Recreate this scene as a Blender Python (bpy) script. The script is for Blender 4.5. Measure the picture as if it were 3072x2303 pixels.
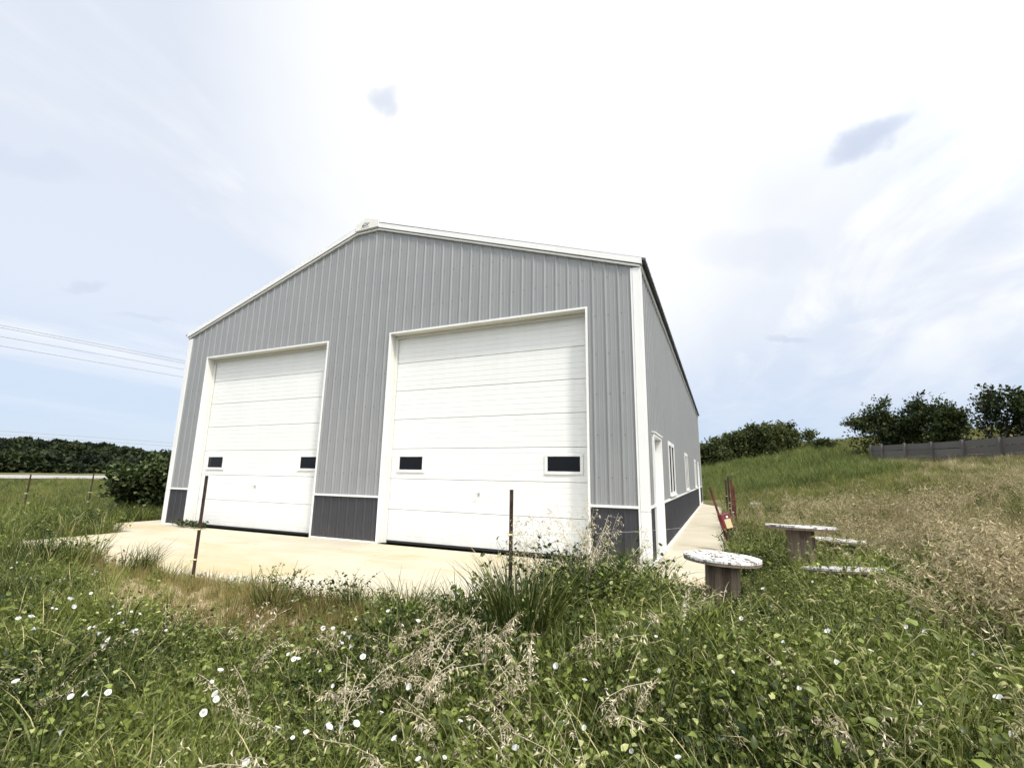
import bpy, math, random
import numpy as np
from mathutils import Vector, Matrix

random.seed(7)
rng = np.random.default_rng(11)
scene = bpy.context.scene
for o in list(bpy.data.objects):
    bpy.data.objects.remove(o)

# ------------------------------------------------------------------ camera
CAM = np.array([1.0694, -7.7525, 1.3688])
YAW, PITCH, ROLL, FPX = -0.4186, 0.1937, 0.0158, 1392.99
_f = np.array([math.sin(YAW) * math.cos(PITCH), math.cos(YAW) * math.cos(PITCH), math.sin(PITCH)])
_r = np.array([math.cos(YAW), -math.sin(YAW), 0.0])
_u = np.cross(_r, _f)
R2 = _r * math.cos(ROLL) + _u * math.sin(ROLL)
U2 = -_r * math.sin(ROLL) + _u * math.cos(ROLL)
cd = bpy.data.cameras.new("camera")
cam = bpy.data.objects.new("camera", cd)
scene.collection.objects.link(cam)
cd.sensor_width = 36
cd.lens = FPX / 3072 * 36
cd.clip_start = 0.05
cd.clip_end = 6000
M = Matrix.Identity(4)
for i in range(3):
    M[i][0], M[i][1], M[i][2], M[i][3] = R2[i], U2[i], -_f[i], CAM[i]
cam.matrix_world = M
scene.camera = cam

# ------------------------------------------------------------------ world and sun
SUN_EL, SUN_AZ = math.radians(53), math.radians(122)      # azimuth clockwise from +Y
SUN = Vector((math.sin(SUN_AZ) * math.cos(SUN_EL), math.cos(SUN_AZ) * math.cos(SUN_EL), math.sin(SUN_EL)))
world = bpy.data.worlds.new("World")
scene.world = world
world.use_nodes = True
nt = world.node_tree
nt.nodes.clear()


class NB:
    """small node-tree helper"""
    def __init__(self, tree):
        self.t = tree

    def n(self, kind, **kw):
        x = self.t.nodes.new(kind)
        for k, v in kw.items():
            if k in ("operation", "blend_type", "data_type", "sky_type", "noise_dimensions", "attribute_name", "interpolation_type",
                     "clamp", "feature", "distance", "wave_type", "bands_direction", "attribute_type"):
                setattr(x, k, v)
            else:
                self.set(x, k, v)
        return x

    def set(self, node, key, v):
        s = node.inputs[int(key[1:])] if key[0] == "i" and key[1:].isdigit() else node.inputs[key]
        if hasattr(v, "links") or isinstance(v, bpy.types.NodeSocket):
            self.t.links.new(v, s)
        elif isinstance(v, bpy.types.Node):
            self.t.links.new(v.outputs[0], s)
        else:
            s.default_value = v

    def math(self, op, a, b=0.0, c=None):
        kw = dict(i0=a, i1=b)
        if c is not None:
            kw["i2"] = c
        return self.n("ShaderNodeMath", operation=op, **kw)

    def vmath(self, op, a, b=(0, 0, 0)):
        return self.n("ShaderNodeVectorMath", operation=op, i0=a, i1=b)

    def mix(self, fac, a, b, mode="MIX"):
        x = self.t.nodes.new("ShaderNodeMix")
        x.data_type = "RGBA"
        x.blend_type = mode
        x.clamp_factor = True
        for s, v in ((x.inputs[0], fac), (x.inputs[6], a), (x.inputs[7], b)):
            if isinstance(v, bpy.types.Node):
                self.t.links.new(v.outputs[0], s)
            elif isinstance(v, bpy.types.NodeSocket):
                self.t.links.new(v, s)
            else:
                s.default_value = v if not isinstance(v, tuple) or len(v) == 4 else (*v, 1)
        return x.outputs[2]

    def ramp(self, v, lo, hi, a=0.0, b=1.0):
        x = self.t.nodes.new("ShaderNodeMapRange")
        x.interpolation_type = "SMOOTHSTEP"
        for i, q in enumerate((v, lo, hi, a, b)):
            if isinstance(q, bpy.types.Node):
                self.t.links.new(q.outputs[0], x.inputs[i])
            elif isinstance(q, bpy.types.NodeSocket):
                self.t.links.new(q, x.inputs[i])
            else:
                x.inputs[i].default_value = q
        return x.outputs[0]

    def noise(self, vec, scale, detail=4.0, rough=0.55, dist=0.0):
        x = self.t.nodes.new("ShaderNodeTexNoise")
        if vec is not None:
            self.t.links.new(vec if isinstance(vec, bpy.types.NodeSocket) else vec.outputs[0], x.inputs["Vector"])
        x.inputs["Scale"].default_value = scale
        x.inputs["Detail"].default_value = detail
        x.inputs["Roughness"].default_value = rough
        x.inputs["Distortion"].default_value = dist
        return x.outputs[0]


def pixel_ray(x, y):
    d = _f + R2 * (x - 1536) / FPX + U2 * (1151.5 - y) / FPX
    return d / np.linalg.norm(d)


b = NB(nt)
tc = b.n("ShaderNodeTexCoord")
dirv = tc.outputs["Generated"]
sep = b.n("ShaderNodeSeparateXYZ", i0=dirv)
sky = b.n("ShaderNodeTexSky", sky_type="NISHITA")
sky.sun_disc = False
sky.sun_elevation = SUN_EL
sky.sun_rotation = SUN_AZ
sky.air_density = 1.0
sky.dust_density = 0.6
up = b.math("MAXIMUM", sep.outputs[2], 0.0)
den = b.math("ADD", up, 0.16)
plane = b.n("ShaderNodeCombineXYZ", i0=b.math("DIVIDE", sep.outputs[0], den), i1=b.math("DIVIDE", sep.outputs[1], den), i2=0.0)
stretch = b.n("ShaderNodeMapping", i0=plane)
stretch.inputs["Rotation"].default_value = (0, 0, 0.6)
stretch.inputs["Scale"].default_value = (1.0, 0.45, 1.0)
n1 = b.noise(stretch, 0.85, 7, 0.52, 0.4)
n2 = b.noise(stretch, 3.2, 6, 0.6, 0.6)
cover = b.math("ADD", b.math("MULTIPLY", n1, 0.75), b.math("MULTIPLY", n2, 0.25))
cover = b.ramp(cover, 0.44, 0.60)
# the cloud deck thins out low above the horizon, to the far left and high up on the left
low = b.ramp(up, 0.02, 0.32, 0.08, 1.0)
side = b.vmath("DOT_PRODUCT", dirv, tuple(pixel_ray(1640, 380)))
open_ = b.ramp(b.math("ADD", side.outputs["Value"], b.math("MULTIPLY", b.math("SUBTRACT", n1, 0.5), 0.30)), 0.66, 0.97)
amount = b.math("MULTIPLY", low, b.math("ADD", 0.44, b.math("MULTIPLY", cover, 0.56)))
amount = b.math("MAXIMUM", amount, b.math("MULTIPLY", open_, b.math("MULTIPLY", low, 0.94)))
blue = b.vmath("SCALE", sky.outputs[0])
blue.inputs["Scale"].default_value = 0.10
veil = b.mix(0.84, blue, (0.315, 0.378, 0.49))
# thin overcast, brightened round the hidden sun out of view to light the doors
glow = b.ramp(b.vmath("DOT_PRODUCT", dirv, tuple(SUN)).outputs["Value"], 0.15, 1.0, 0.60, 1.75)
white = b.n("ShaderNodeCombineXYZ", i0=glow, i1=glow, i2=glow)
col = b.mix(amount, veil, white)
# two small grey scud clouds under the bright deck
warp = b.n("ShaderNodeTexNoise")
nt.links.new(dirv, warp.inputs["Vector"])
warp.inputs["Scale"].default_value = 12.0
warp.inputs["Detail"].default_value = 4.0
wv = b.vmath("SCALE", b.vmath("SUBTRACT", warp.outputs["Color"], (0.5, 0.5, 0.5)))
wv.inputs["Scale"].default_value = 0.085
dw = b.vmath("ADD", dirv, wv)
for (px, py, ex, ey, ang, amt) in ((2615, 412, 0.042, 0.016, 0.55, 0.78), (1152, 300, 0.017, 0.012, 0.6, 0.55), (40, 478, 0.06, 0.012, -0.2, 0.25),
                                   (2250, 755, 0.07, 0.03, 0.0, 0.25), (2365, 1015, 0.024, 0.006, 0.0, 0.5), (2110, 180, 0.03, 0.012, -0.5, 0.3), (250, 830, 0.02, 0.006, 0.1, 0.4), (420, 950, 0.03, 0.006, -0.2, 0.35)):
    c = pixel_ray(px, py)
    e1 = R2 * math.cos(ang) + U2 * math.sin(ang)
    e1 = e1 - c * (e1 @ c); e1 /= np.linalg.norm(e1)
    e2 = np.cross(c, e1)
    rel = b.vmath("SUBTRACT", dw, tuple(c))
    q1 = b.math("POWER", b.math("ABSOLUTE", b.math("DIVIDE", b.vmath("DOT_PRODUCT", rel, tuple(e1)).outputs["Value"], ex)), 2.0)
    q2 = b.math("POWER", b.math("ABSOLUTE", b.math("DIVIDE", b.vmath("DOT_PRODUCT", rel, tuple(e2)).outputs["Value"], ey)), 2.0)
    g = b.ramp(b.math("ADD", q1, q2), 0.0, 3.0, amt, 0.0)
    col = b.mix(g, col, (0.325, 0.372, 0.465))
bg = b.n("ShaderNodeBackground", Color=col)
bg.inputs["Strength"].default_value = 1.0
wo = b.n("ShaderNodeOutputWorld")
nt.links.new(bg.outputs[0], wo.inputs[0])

sl = bpy.data.lights.new("sun", "SUN")
sl.energy = 2.0
sl.angle = math.radians(7.0)
sl.color = (1.0, 0.95, 0.86)
so = bpy.data.objects.new("sun", sl)
so.rotation_euler = SUN.to_track_quat("Z", "Y").to_euler()
so.location = (30, -20, 40)
scene.collection.objects.link(so)

scene.view_settings.view_transform = "Standard"
scene.view_settings.look = "None"
scene.view_settings.exposure = 0.84
scene.view_settings.gamma = 1.0
scene.view_settings.use_curve_mapping = False
scene.render.engine = "CYCLES"
scene.cycles.max_bounces = 4
scene.cycles.diffuse_bounces = 2
scene.cycles.glossy_bounces = 2
scene.cycles.transmission_bounces = 2
scene.cycles.caustics_reflective = False
scene.cycles.caustics_refractive = False
scene.cycles.transparent_max_bounces = 6
scene.cycles.use_adaptive_sampling = True
scene.cycles.adaptive_threshold = 0.03
scene.cycles.use_denoising = True

# ------------------------------------------------------------------ materials
MATS = {}


def material(name, build):
    m = bpy.data.materials.new(name)
    m.use_nodes = True
    t = m.node_tree
    t.nodes.clear()
    bb = NB(t)
    sh = build(bb)
    out = t.nodes.new("ShaderNodeOutputMaterial")
    t.links.new(sh.outputs[0], out.inputs[0])
    MATS[name] = m
    return m


def principled(bb, color, rough=0.6, metallic=0.0, spec=0.5, bump=None, bump_dist=0.01, bump_strength=0.5):
    p = bb.t.nodes.new("ShaderNodeBsdfPrincipled")
    for k, v in (("Base Color", color), ("Roughness", rough), ("Metallic", metallic), ("Specular IOR Level", spec)):
        s = p.inputs[k]
        if isinstance(v, bpy.types.NodeSocket):
            bb.t.links.new(v, s)
        elif isinstance(v, bpy.types.Node):
            bb.t.links.new(v.outputs[0], s)
        else:
            s.default_value = (*v, 1) if isinstance(v, tuple) and len(v) == 3 else v
    if bump is not None:
        bn = bb.t.nodes.new("ShaderNodeBump")
        bn.inputs["Distance"].default_value = bump_dist
        bn.inputs["Strength"].default_value = bump_strength
        bb.t.links.new(bump, bn.inputs["Height"])
        bb.t.links.new(bn.outputs[0], p.inputs["Normal"])
    return p


def geo_pos(bb):
    return bb.t.nodes.new("ShaderNodeNewGeometry").outputs["Position"]


def scaled(bb, v, s):
    x = bb.n("ShaderNodeVectorMath", operation="MULTIPLY", i0=v, i1=s)
    return x.outputs[0]


def painted(name, c, rough=0.38, var=0.06, streak=True, dirt=0.0, dirt_col=(0.3, 0.24, 0.16)):
    def f(bb):
        pos = geo_pos(bb)
        n = bb.noise(pos, 1.3, 5, 0.6)
        s = bb.noise(scaled(bb, pos, (9, 9, 0.35)), 1.0, 4, 0.6)
        v = bb.ramp(bb.math("ADD", bb.math("MULTIPLY", n, 0.5), bb.math("MULTIPLY", s, 0.5)), 0.3, 0.7, 1 - var, 1 + var)
        oi = bb.t.nodes.new("ShaderNodeObjectInfo")
        v = bb.math("MULTIPLY", v, bb.math("ADD", 0.985, bb.math("MULTIPLY", oi.outputs["Random"], 0.03)))
        cc = bb.vmath("SCALE", c)
        bb.t.links.new(v.outputs[0], cc.inputs["Scale"])
        col = cc.outputs[0]
        if dirt:
            z = bb.n("ShaderNodeSeparateXYZ", i0=pos).outputs[2]
            d = bb.math("MULTIPLY", bb.ramp(z, 0.0, 0.5, 1.0, 0.0), bb.ramp(bb.noise(scaled(bb, pos, (5, 5, 2)), 1.5, 6, 0.7), 0.4, 0.7, 0.0, dirt))
            col = bb.mix(d, col, dirt_col)
        rr = bb.ramp(n, 0.3, 0.7, rough - 0.06, rough + 0.1)
        return principled(bb, col, rr, bump=bb.noise(pos, 2.2, 3, 0.5), bump_dist=0.004, bump_strength=0.35)
    return material(name, f)


painted("siding", (0.265, 0.273, 0.275), 0.36)
painted("wainscot", (0.038, 0.039, 0.046), 0.42, 0.10, dirt=0.25, dirt_col=(0.16, 0.14, 0.11))
painted("white_trim", (0.80, 0.80, 0.78), 0.4, 0.03, dirt=0.25, dirt_col=(0.45, 0.38, 0.28))
painted("door_white", (0.80, 0.81, 0.79), 0.45, 0.025, dirt=0.22, dirt_col=(0.55, 0.48, 0.38))
painted("jamb_cream", (0.74, 0.73, 0.68), 0.5, 0.04, dirt=0.3, dirt_col=(0.45, 0.38, 0.28))
painted("roof_metal", (0.045, 0.046, 0.05), 0.4, 0.08)
painted("groove_dark", (0.03, 0.03, 0.032), 0.6)
painted("screw_metal", (0.10, 0.10, 0.105), 0.45)
painted("emblem_black", (0.02, 0.02, 0.022), 0.5)
painted("rubber", (0.02, 0.02, 0.02), 0.7)
painted("steel", (0.45, 0.45, 0.45), 0.35)
painted("red_plastic", (0.17, 0.017, 0.026), 0.42, 0.05)
painted("yellow_label", (0.56, 0.50, 0.27), 0.5, 0.05)
painted("white_label", (0.75, 0.75, 0.74), 0.5, 0.03)
painted("yellow_plastic", (0.70, 0.68, 0.42), 0.5, 0.05)
painted("cable", (0.30, 0.31, 0.33), 0.6, 0.05)
painted("black_cable", (0.02, 0.02, 0.02), 0.6, 0.05)
material("glass_dark", lambda bb: principled(bb, (0.006, 0.0065, 0.008), 0.05, spec=0.22))
material("screen_dark", lambda bb: principled(bb, (0.006, 0.006, 0.007), 0.9, spec=0.0))
material("soil_void", lambda bb: principled(bb, (0.02, 0.018, 0.015), 1.0, spec=0.0))


def rusty(name, c1, c2):
    def f(bb):
        pos = geo_pos(bb)
        n = bb.noise(pos, 14, 6, 0.7)
        return principled(bb, bb.mix(bb.ramp(n, 0.38, 0.62), c1, c2), 0.75, bump=n, bump_dist=0.002)
    return material(name, f)


rusty("post_rust", (0.020, 0.013, 0.010), (0.075, 0.034, 0.020))
rusty("post_red", (0.055, 0.012, 0.010), (0.16, 0.045, 0.030))


def concrete(bb):
    pos = geo_pos(bb)
    n = bb.noise(pos, 0.7, 7, 0.62, 0.3)
    st = bb.noise(scaled(bb, pos, (0.16, 0.75, 1)), 1.25, 5, 0.6, 0.8)
    st2 = bb.noise(scaled(bb, pos, (0.3, 1.2, 1)), 2.2, 6, 0.65, 0.6)
    fine = bb.noise(pos, 45, 4, 0.7)
    base = bb.mix(bb.ramp(n, 0.3, 0.7), (0.50, 0.455, 0.34), (0.58, 0.54, 0.44))
    xyz = bb.n("ShaderNodeSeparateXYZ", i0=pos)
    apron = bb.ramp(xyz.outputs[1], -0.9, 0.2, 1.0, 0.25)
    base = bb.mix(bb.math("MULTIPLY", bb.ramp(st, 0.36, 0.70, 0.0, 0.75), apron), base, (0.52, 0.405, 0.21))
    base = bb.mix(bb.math("MULTIPLY", bb.ramp(st2, 0.52, 0.80, 0.0, 0.60), apron), base, (0.42, 0.28, 0.13))
    base = bb.mix(bb.ramp(fine, 0.3, 0.75, 0.0, 0.3), base, (0.33, 0.30, 0.25))
    sp = bb.noise(pos, 9, 3, 0.5)
    base = bb.mix(bb.ramp(sp, 0.66, 0.72, 0.0, 0.5), base, (0.25, 0.21, 0.15))
    return principled(bb, base, 0.85, spec=0.25, bump=fine, bump_dist=0.003)


material("concrete", concrete)


def road_mat(bb):
    pos = geo_pos(bb)
    n = bb.noise(pos, 0.3, 5, 0.6)
    return principled(bb, bb.mix(n, (0.30, 0.28, 0.27), (0.38, 0.36, 0.34)), 0.9)


material("road_surface", road_mat)


def ground_mat(bb):
    pos = geo_pos(bb)
    n = bb.noise(pos, 0.35, 6, 0.6)
    f = bb.noise(pos, 7, 6, 0.7)
    g = bb.mix(bb.ramp(f, 0.3, 0.7), (0.028, 0.034, 0.014), (0.060, 0.060, 0.028))
    hill = bb.mix(bb.ramp(n, 0.35, 0.65), (0.085, 0.105, 0.035), (0.15, 0.13, 0.065))
    xyz = bb.n("ShaderNodeSeparateXYZ", i0=pos)
    far = bb.ramp(xyz.outputs[1], 8, 24)
    g = bb.mix(far, g, hill)
    soil = bb.mix(bb.ramp(f, 0.3, 0.7), (0.32, 0.25, 0.15), (0.47, 0.39, 0.25))
    # bare worn strip beside the apron
    dx = bb.math("DIVIDE", bb.math("SUBTRACT", xyz.outputs[0], -4.3), 2.5)
    dy = bb.math("DIVIDE", bb.math("SUBTRACT", bb.math("ADD", xyz.outputs[1], bb.math("MULTIPLY", xyz.outputs[0], 0.10)), -4.68), 0.55)
    rr = bb.math("ADD", bb.math("MULTIPLY", dx, dx), bb.math("MULTIPLY", dy, dy))
    rr = bb.math("ADD", rr, bb.math("MULTIPLY", bb.math("SUBTRACT", bb.noise(pos, 2.2, 5, 0.65), 0.5), 2.2))
    g = bb.mix(bb.ramp(rr, 0.7, 1.5, 1.0, 0.0), g, soil)
    return principled(bb, g, 0.95, spec=0.1, bump=f, bump_dist=0.03)


material("ground", ground_mat)


def leafy(name, c1, c2, c3=None, rough=0.55, trans=0.25, pos_scale=0.6, spec=0.35):
    """plant matter: colour varies per leaf (attribute rnd), per plant and over the ground"""
    def f(bb):
        at = bb.n("ShaderNodeAttribute", attribute_name="rnd")
        oi = bb.t.nodes.new("ShaderNodeObjectInfo")
        pn = bb.noise(geo_pos(bb), pos_scale, 0, 0.5)
        v = bb.math("ADD", bb.math("MULTIPLY", at.outputs["Fac"], 0.45), bb.math("MULTIPLY", oi.outputs["Random"], 0.30))
        v = bb.math("ADD", v, bb.math("MULTIPLY", bb.ramp(pn, 0.3, 0.7), 0.25))
        col = bb.mix(bb.ramp(v, 0.22, 0.80), c1, c2)
        if c3:
            hit = bb.ramp(at.outputs["Fac"], 0.90, 0.96)
            col = bb.mix(hit, col, c3)
        d = bb.n("ShaderNodeBsdfDiffuse", Color=col)
        t = bb.n("ShaderNodeBsdfTranslucent", Color=col)
        mx = bb.t.nodes.new("ShaderNodeMixShader")
        mx.inputs[0].default_value = trans
        bb.t.links.new(d.outputs[0], mx.inputs[1])
        bb.t.links.new(t.outputs[0], mx.inputs[2])
        gl = bb.n("ShaderNodeBsdfGlossy", Roughness=rough)
        gl.inputs["Color"].default_value = (1, 1, 1, 1)
        m2 = bb.t.nodes.new("ShaderNodeMixShader")
        m2.inputs[0].default_value = 0.035 * spec
        bb.t.links.new(mx.outputs[0], m2.inputs[1])
        bb.t.links.new(gl.outputs[0], m2.inputs[2])
        return m2
    return material(name, f)


leafy("weed_leaf", (0.015, 0.030, 0.006), (0.195, 0.238, 0.052), (0.36, 0.38, 0.15), rough=0.40, trans=0.14, spec=0.6)
leafy("grass_green", (0.026, 0.044, 0.008), (0.215, 0.246, 0.060), (0.48, 0.42, 0.22), rough=0.42, trans=0.15, spec=0.5)
leafy("grass_dark", (0.032, 0.056, 0.014), (0.160, 0.205, 0.062), (0.30, 0.26, 0.12))
leafy("grass_rank", (0.050, 0.082, 0.018), (0.200, 0.245, 0.068), (0.26, 0.24, 0.10))
leafy("grass_hill", (0.075, 0.090, 0.020), (0.245, 0.262, 0.070), (0.42, 0.35, 0.19))
leafy("grass_tan", (0.26, 0.215, 0.105), (0.66, 0.56, 0.36), (0.16, 0.16, 0.05))
leafy("grass_russet", (0.14, 0.105, 0.035), (0.36, 0.30, 0.125), (0.10, 0.14, 0.04))
leafy("straw", (0.46, 0.39, 0.24), (0.78, 0.70, 0.52), trans=0.15)
leafy("foxtail_head", (0.14, 0.16, 0.045), (0.38, 0.37, 0.16), trans=0.3)
leafy("tree_leaf", (0.014, 0.026, 0.009), (0.060, 0.082, 0.024), (0.11, 0.12, 0.04), pos_scale=0.35)
leafy("thicket_leaf", (0.030, 0.046, 0.015), (0.105, 0.125, 0.042), (0.15, 0.14, 0.06), pos_scale=0.3)
leafy("vine_leaf", (0.016, 0.030, 0.009), (0.125, 0.160, 0.052), (0.28, 0.30, 0.16))
leafy("wood_leaf", (0.010, 0.018, 0.009), (0.042, 0.056, 0.020), (0.06, 0.062, 0.026), trans=0.1, pos_scale=0.03)
leafy("petal", (0.80, 0.80, 0.80), (0.86, 0.85, 0.86), trans=0.3)
leafy("throat", (0.45, 0.48, 0.22), (0.55, 0.58, 0.28), trans=0.1)


def bark(bb):
    n = bb.noise(scaled(bb, geo_pos(bb), (4, 4, 1.2)), 3, 5, 0.65)
    return principled(bb, bb.mix(n, (0.030, 0.026, 0.022), (0.11, 0.095, 0.08)), 0.9, bump=n, bump_dist=0.02)


material("bark", bark)


def fence_wood(bb):
    oi = bb.t.nodes.new("ShaderNodeObjectInfo")
    pos = geo_pos(bb)
    n = bb.noise(scaled(bb, pos, (1.5, 1.5, 12)), 2, 5, 0.65)
    v = bb.math("ADD", bb.math("MULTIPLY", n, 0.6), bb.math("MULTIPLY", oi.outputs["Random"], 0.4))
    return principled(bb, bb.mix(v, (0.075, 0.069, 0.064), (0.165, 0.153, 0.143)), 0.85, bump=n, bump_dist=0.01)


material("fence_wood", fence_wood)


def reel_paint(bb):
    oi = bb.t.nodes.new("ShaderNodeTexCoord")
    pos = oi.outputs["Object"]
    g = bb.noise(scaled(bb, pos, (16, 3.5, 6)), 2.0, 7, 0.72, 0.4)
    m = bb.noise(pos, 4.0, 5, 0.6)
    wear = bb.ramp(bb.math("ADD", bb.math("MULTIPLY", g, 0.7), bb.math("MULTIPLY", m, 0.3)), 0.475, 0.575)
    col = bb.mix(wear, (0.74, 0.73, 0.70), (0.115, 0.095, 0.078))
    return principled(bb, col, 0.7, bump=g, bump_dist=0.004)


material("reel_paint", reel_paint)


def reel_wood(bb):
    oi = bb.t.nodes.new("ShaderNodeTexCoord")
    g = bb.noise(scaled(bb, oi.outputs["Object"], (22, 22, 1.6)), 2.0, 6, 0.7)
    ob = bb.t.nodes.new("ShaderNodeObjectInfo")
    v = bb.math("ADD", bb.math("MULTIPLY", g, 0.75), bb.math("MULTIPLY", ob.outputs["Random"], 0.25))
    return principled(bb, bb.mix(bb.ramp(v, 0.25, 0.75), (0.075, 0.054, 0.040), (0.270, 0.210, 0.155)), 0.85, bump=g, bump_dist=0.005)


material("reel_wood", reel_wood)

# ------------------------------------------------------------------ object helpers
COL = scene.collection
WLOC = {}


def tag(o, label=None, cat=None, group=None, kind=None):
    for k, v in (("label", label), ("category", cat), ("group", group), ("kind", kind)):
        if v:
            o[k] = v
    return o


def empty(name, loc, rz=0.0):
    o = bpy.data.objects.new(name, None)
    o.empty_display_size = 0.2
    o.location = loc
    o.rotation_euler = (0, 0, rz)
    COL.objects.link(o)
    WLOC[o] = Vector(loc)
    return o


def mesh_from(name, V, F, mats, smooth=False, rnd=None, midx=None):
    me = bpy.data.meshes.new(name)
    V = np.asarray(V, dtype=np.float64)
    if isinstance(F, np.ndarray):
        n, k = F.shape
        me.vertices.add(len(V))
        me.vertices.foreach_set("co", V.astype(np.float32).ravel())
        me.loops.add(n * k)
        me.loops.foreach_set("vertex_index", F.astype(np.int32).ravel())
        me.polygons.add(n)
        me.polygons.foreach_set("loop_start", np.arange(0, n * k, k, dtype=np.int32))
        me.update(calc_edges=True)
    else:
        me.from_pydata([tuple(v) for v in V], [], F)
    for m in (mats if isinstance(mats, (list, tuple)) else [mats]):
        me.materials.append(MATS[m])
    if midx is not None:
        me.polygons.foreach_set("material_index", np.asarray(midx, dtype=np.int32))
    if rnd is not None:
        a = me.attributes.new("rnd", "FLOAT", "POINT")
        a.data.foreach_set("value", np.asarray(rnd, dtype=np.float32))
    if smooth:
        me.polygons.foreach_set("use_smooth", np.ones(len(me.polygons), dtype=bool))
    me.update()
    return me


def obj(name, V, F, mats, parent=None, smooth=False, rnd=None, midx=None):
    """one mesh object; V in world coordinates, origin at the base of its box. parent: an unrotated thing or part"""
    V = np.asarray(V, dtype=np.float64)
    lo, hi = V.min(0), V.max(0)
    c = np.array([(lo[0] + hi[0]) / 2, (lo[1] + hi[1]) / 2, lo[2]])
    me = mesh_from(name, V - c, F, mats, smooth, rnd, midx)
    o = bpy.data.objects.new(name, me)
    COL.objects.link(o)
    WLOC[o] = Vector(c)
    if parent is not None:
        o.parent = parent
        o.location = Vector(c) - WLOC[parent]
    else:
        o.location = c
    return o


class MB:
    """collects vertices and faces"""
    def __init__(self):
        self.v, self.f = [], []

    def add(self, V, F):
        n = len(self.v)
        self.v += [tuple(p) for p in V]
        self.f += [tuple(i + n for i in q) for q in F]
        return self

    def box(self, x0, x1, y0, y1, z0, z1):
        V = [(x, y, z) for z in (z0, z1) for y in (y0, y1) for x in (x0, x1)]
        return self.add(V, [(0, 2, 3, 1), (4, 5, 7, 6), (0, 1, 5, 4), (2, 6, 7, 3), (0, 4, 6, 2), (1, 3, 7, 5)])

    def tube(self, pts, r, n=6, cap=True):
        pts = [np.array(p, float) for p in pts]
        rs = r if isinstance(r, (list, tuple, np.ndarray)) else [r] * len(pts)
        V, F = [], []
        for i, p in enumerate(pts):
            d = pts[min(i + 1, len(pts) - 1)] - pts[max(i - 1, 0)]
            d = d / (np.linalg.norm(d) + 1e-9)
            a = np.cross(d, (0, 0, 1.0)) if abs(d[2]) < 0.95 else np.cross(d, (1.0, 0, 0))
            a /= np.linalg.norm(a)
            bb_ = np.cross(d, a)
            for k in range(n):
                t = 2 * math.pi * k / n
                V.append(p + (a * math.cos(t) + bb_ * math.sin(t)) * rs[i])
        for i in range(len(pts) - 1):
            for k in range(n):
                F.append((i * n + k, i * n + (k + 1) % n, (i + 1) * n + (k + 1) % n, (i + 1) * n + k))
        if cap:
            F.append(tuple(range(n))[::-1])
            F.append(tuple((len(pts) - 1) * n + k for k in range(n)))
        return self.add(V, F)

    def prism(self, poly, axis, a0, a1):
        """polygon of 2-D points extruded along axis 'x' or 'y' or 'z'"""
        def P(u, v, w):
            return {"x": (w, u, v), "y": (u, w, v), "z": (u, v, w)}[axis]
        n = len(poly)
        V = [P(u, v, a0) for u, v in poly] + [P(u, v, a1) for u, v in poly]
        F = [tuple(range(n)), tuple(range(2 * n - 1, n - 1, -1))]
        F += [(i, i + n, (i + 1) % n + n, (i + 1) % n) for i in range(n)]
        return self.add(V, F)

    def build(self, name, mat, parent=None, smooth=False):
        return obj(name, self.v, self.f, mat, parent, smooth)


def box(name, x0, x1, y0, y1, z0, z1, mat, parent=None):
    return MB().box(x0, x1, y0, y1, z0, z1).build(name, mat, parent)


def bevel(o, w=0.004, seg=2):
    m = o.modifiers.new("bevel", "BEVEL")
    m.width = w
    m.segments = seg
    m.limit_method = "ANGLE"
    return o


# ------------------------------------------------------------------ terrain
def sstep(a, b_, x):
    t = np.clip((x - a) / (b_ - a), 0, 1)
    return t * t * (3 - 2 * t)


def softplus(x, k):
    return k * np.logaddexp(0, x / k)


def wob(x, y, s, seed=0):
    """smooth pseudo noise, about -1..1"""
    r = np.random.default_rng(seed)
    o = 0
    for i in range(7):
        a, ph, fr = r.uniform(0, 6.28), r.uniform(0, 6.28), r.uniform(0.6, 2.2)
        o = o + np.sin((x * math.cos(a) + y * math.sin(a)) * fr / s + ph)
    return o / 3.2


def ground_z(x, y):
    x = np.asarray(x, float); y = np.asarray(y, float)
    u = 0.186 * x + 0.0566 * y - 1.80
    hill = softplus(u, 0.35) + 0.072 * softplus(y - 37, 3.0)
    hill = hill * sstep(-14, -3, x)
    hill = 6.6 - softplus(6.6 - hill, 0.5)
    z = -0.055 + hill - 0.17 * sstep(-4.1, -6.3, y)
    out = sstep(1.3, 3.0, x) + sstep(-3.9, -5.5, y) + sstep(-13.5, -16, x) + sstep(23.5, 27, y)
    z = z + np.clip(out, 0, 1) * (0.035 * wob(x, y, 1.1, 3) + 0.05 * wob(x, y, 5, 4))
    z = z + sstep(-60, -74, x * 0.92 - y * 0.39) * 0.0
    return z


def graded(lo, hi, fine_lo, fine_hi, step, grow=1.16):
    a = list(np.arange(fine_lo, fine_hi + 1e-6, step))
    s = step
    while a[-1] < hi:
        s *= grow
        a.append(a[-1] + s)
    s = step
    while a[0] > lo:
        s *= grow
        a.insert(0, a[0] - s)
    return np.array(a)


gx = graded(-1500, 1500, -16, 16, 0.4)
gy = graded(-300, 1500, -9, 30, 0.4)
GX, GY = np.meshgrid(gx, gy)
GZ = ground_z(GX, GY)
V = np.stack([GX.ravel(), GY.ravel(), GZ.ravel()], 1)
nx, ny = len(gx), len(gy)
I = np.arange(nx * ny).reshape(ny, nx)
F = np.stack([I[:-1, :-1], I[:-1, 1:], I[1:, 1:], I[1:, :-1]], -1).reshape(-1, 4)
me = mesh_from("ground", V, F, "ground", smooth=True)
g_o = bpy.data.objects.new("ground", me)
COL.objects.link(g_o)
tag(g_o, "grassy uneven ground rising to a hill on the right", None, kind="structure")

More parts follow.
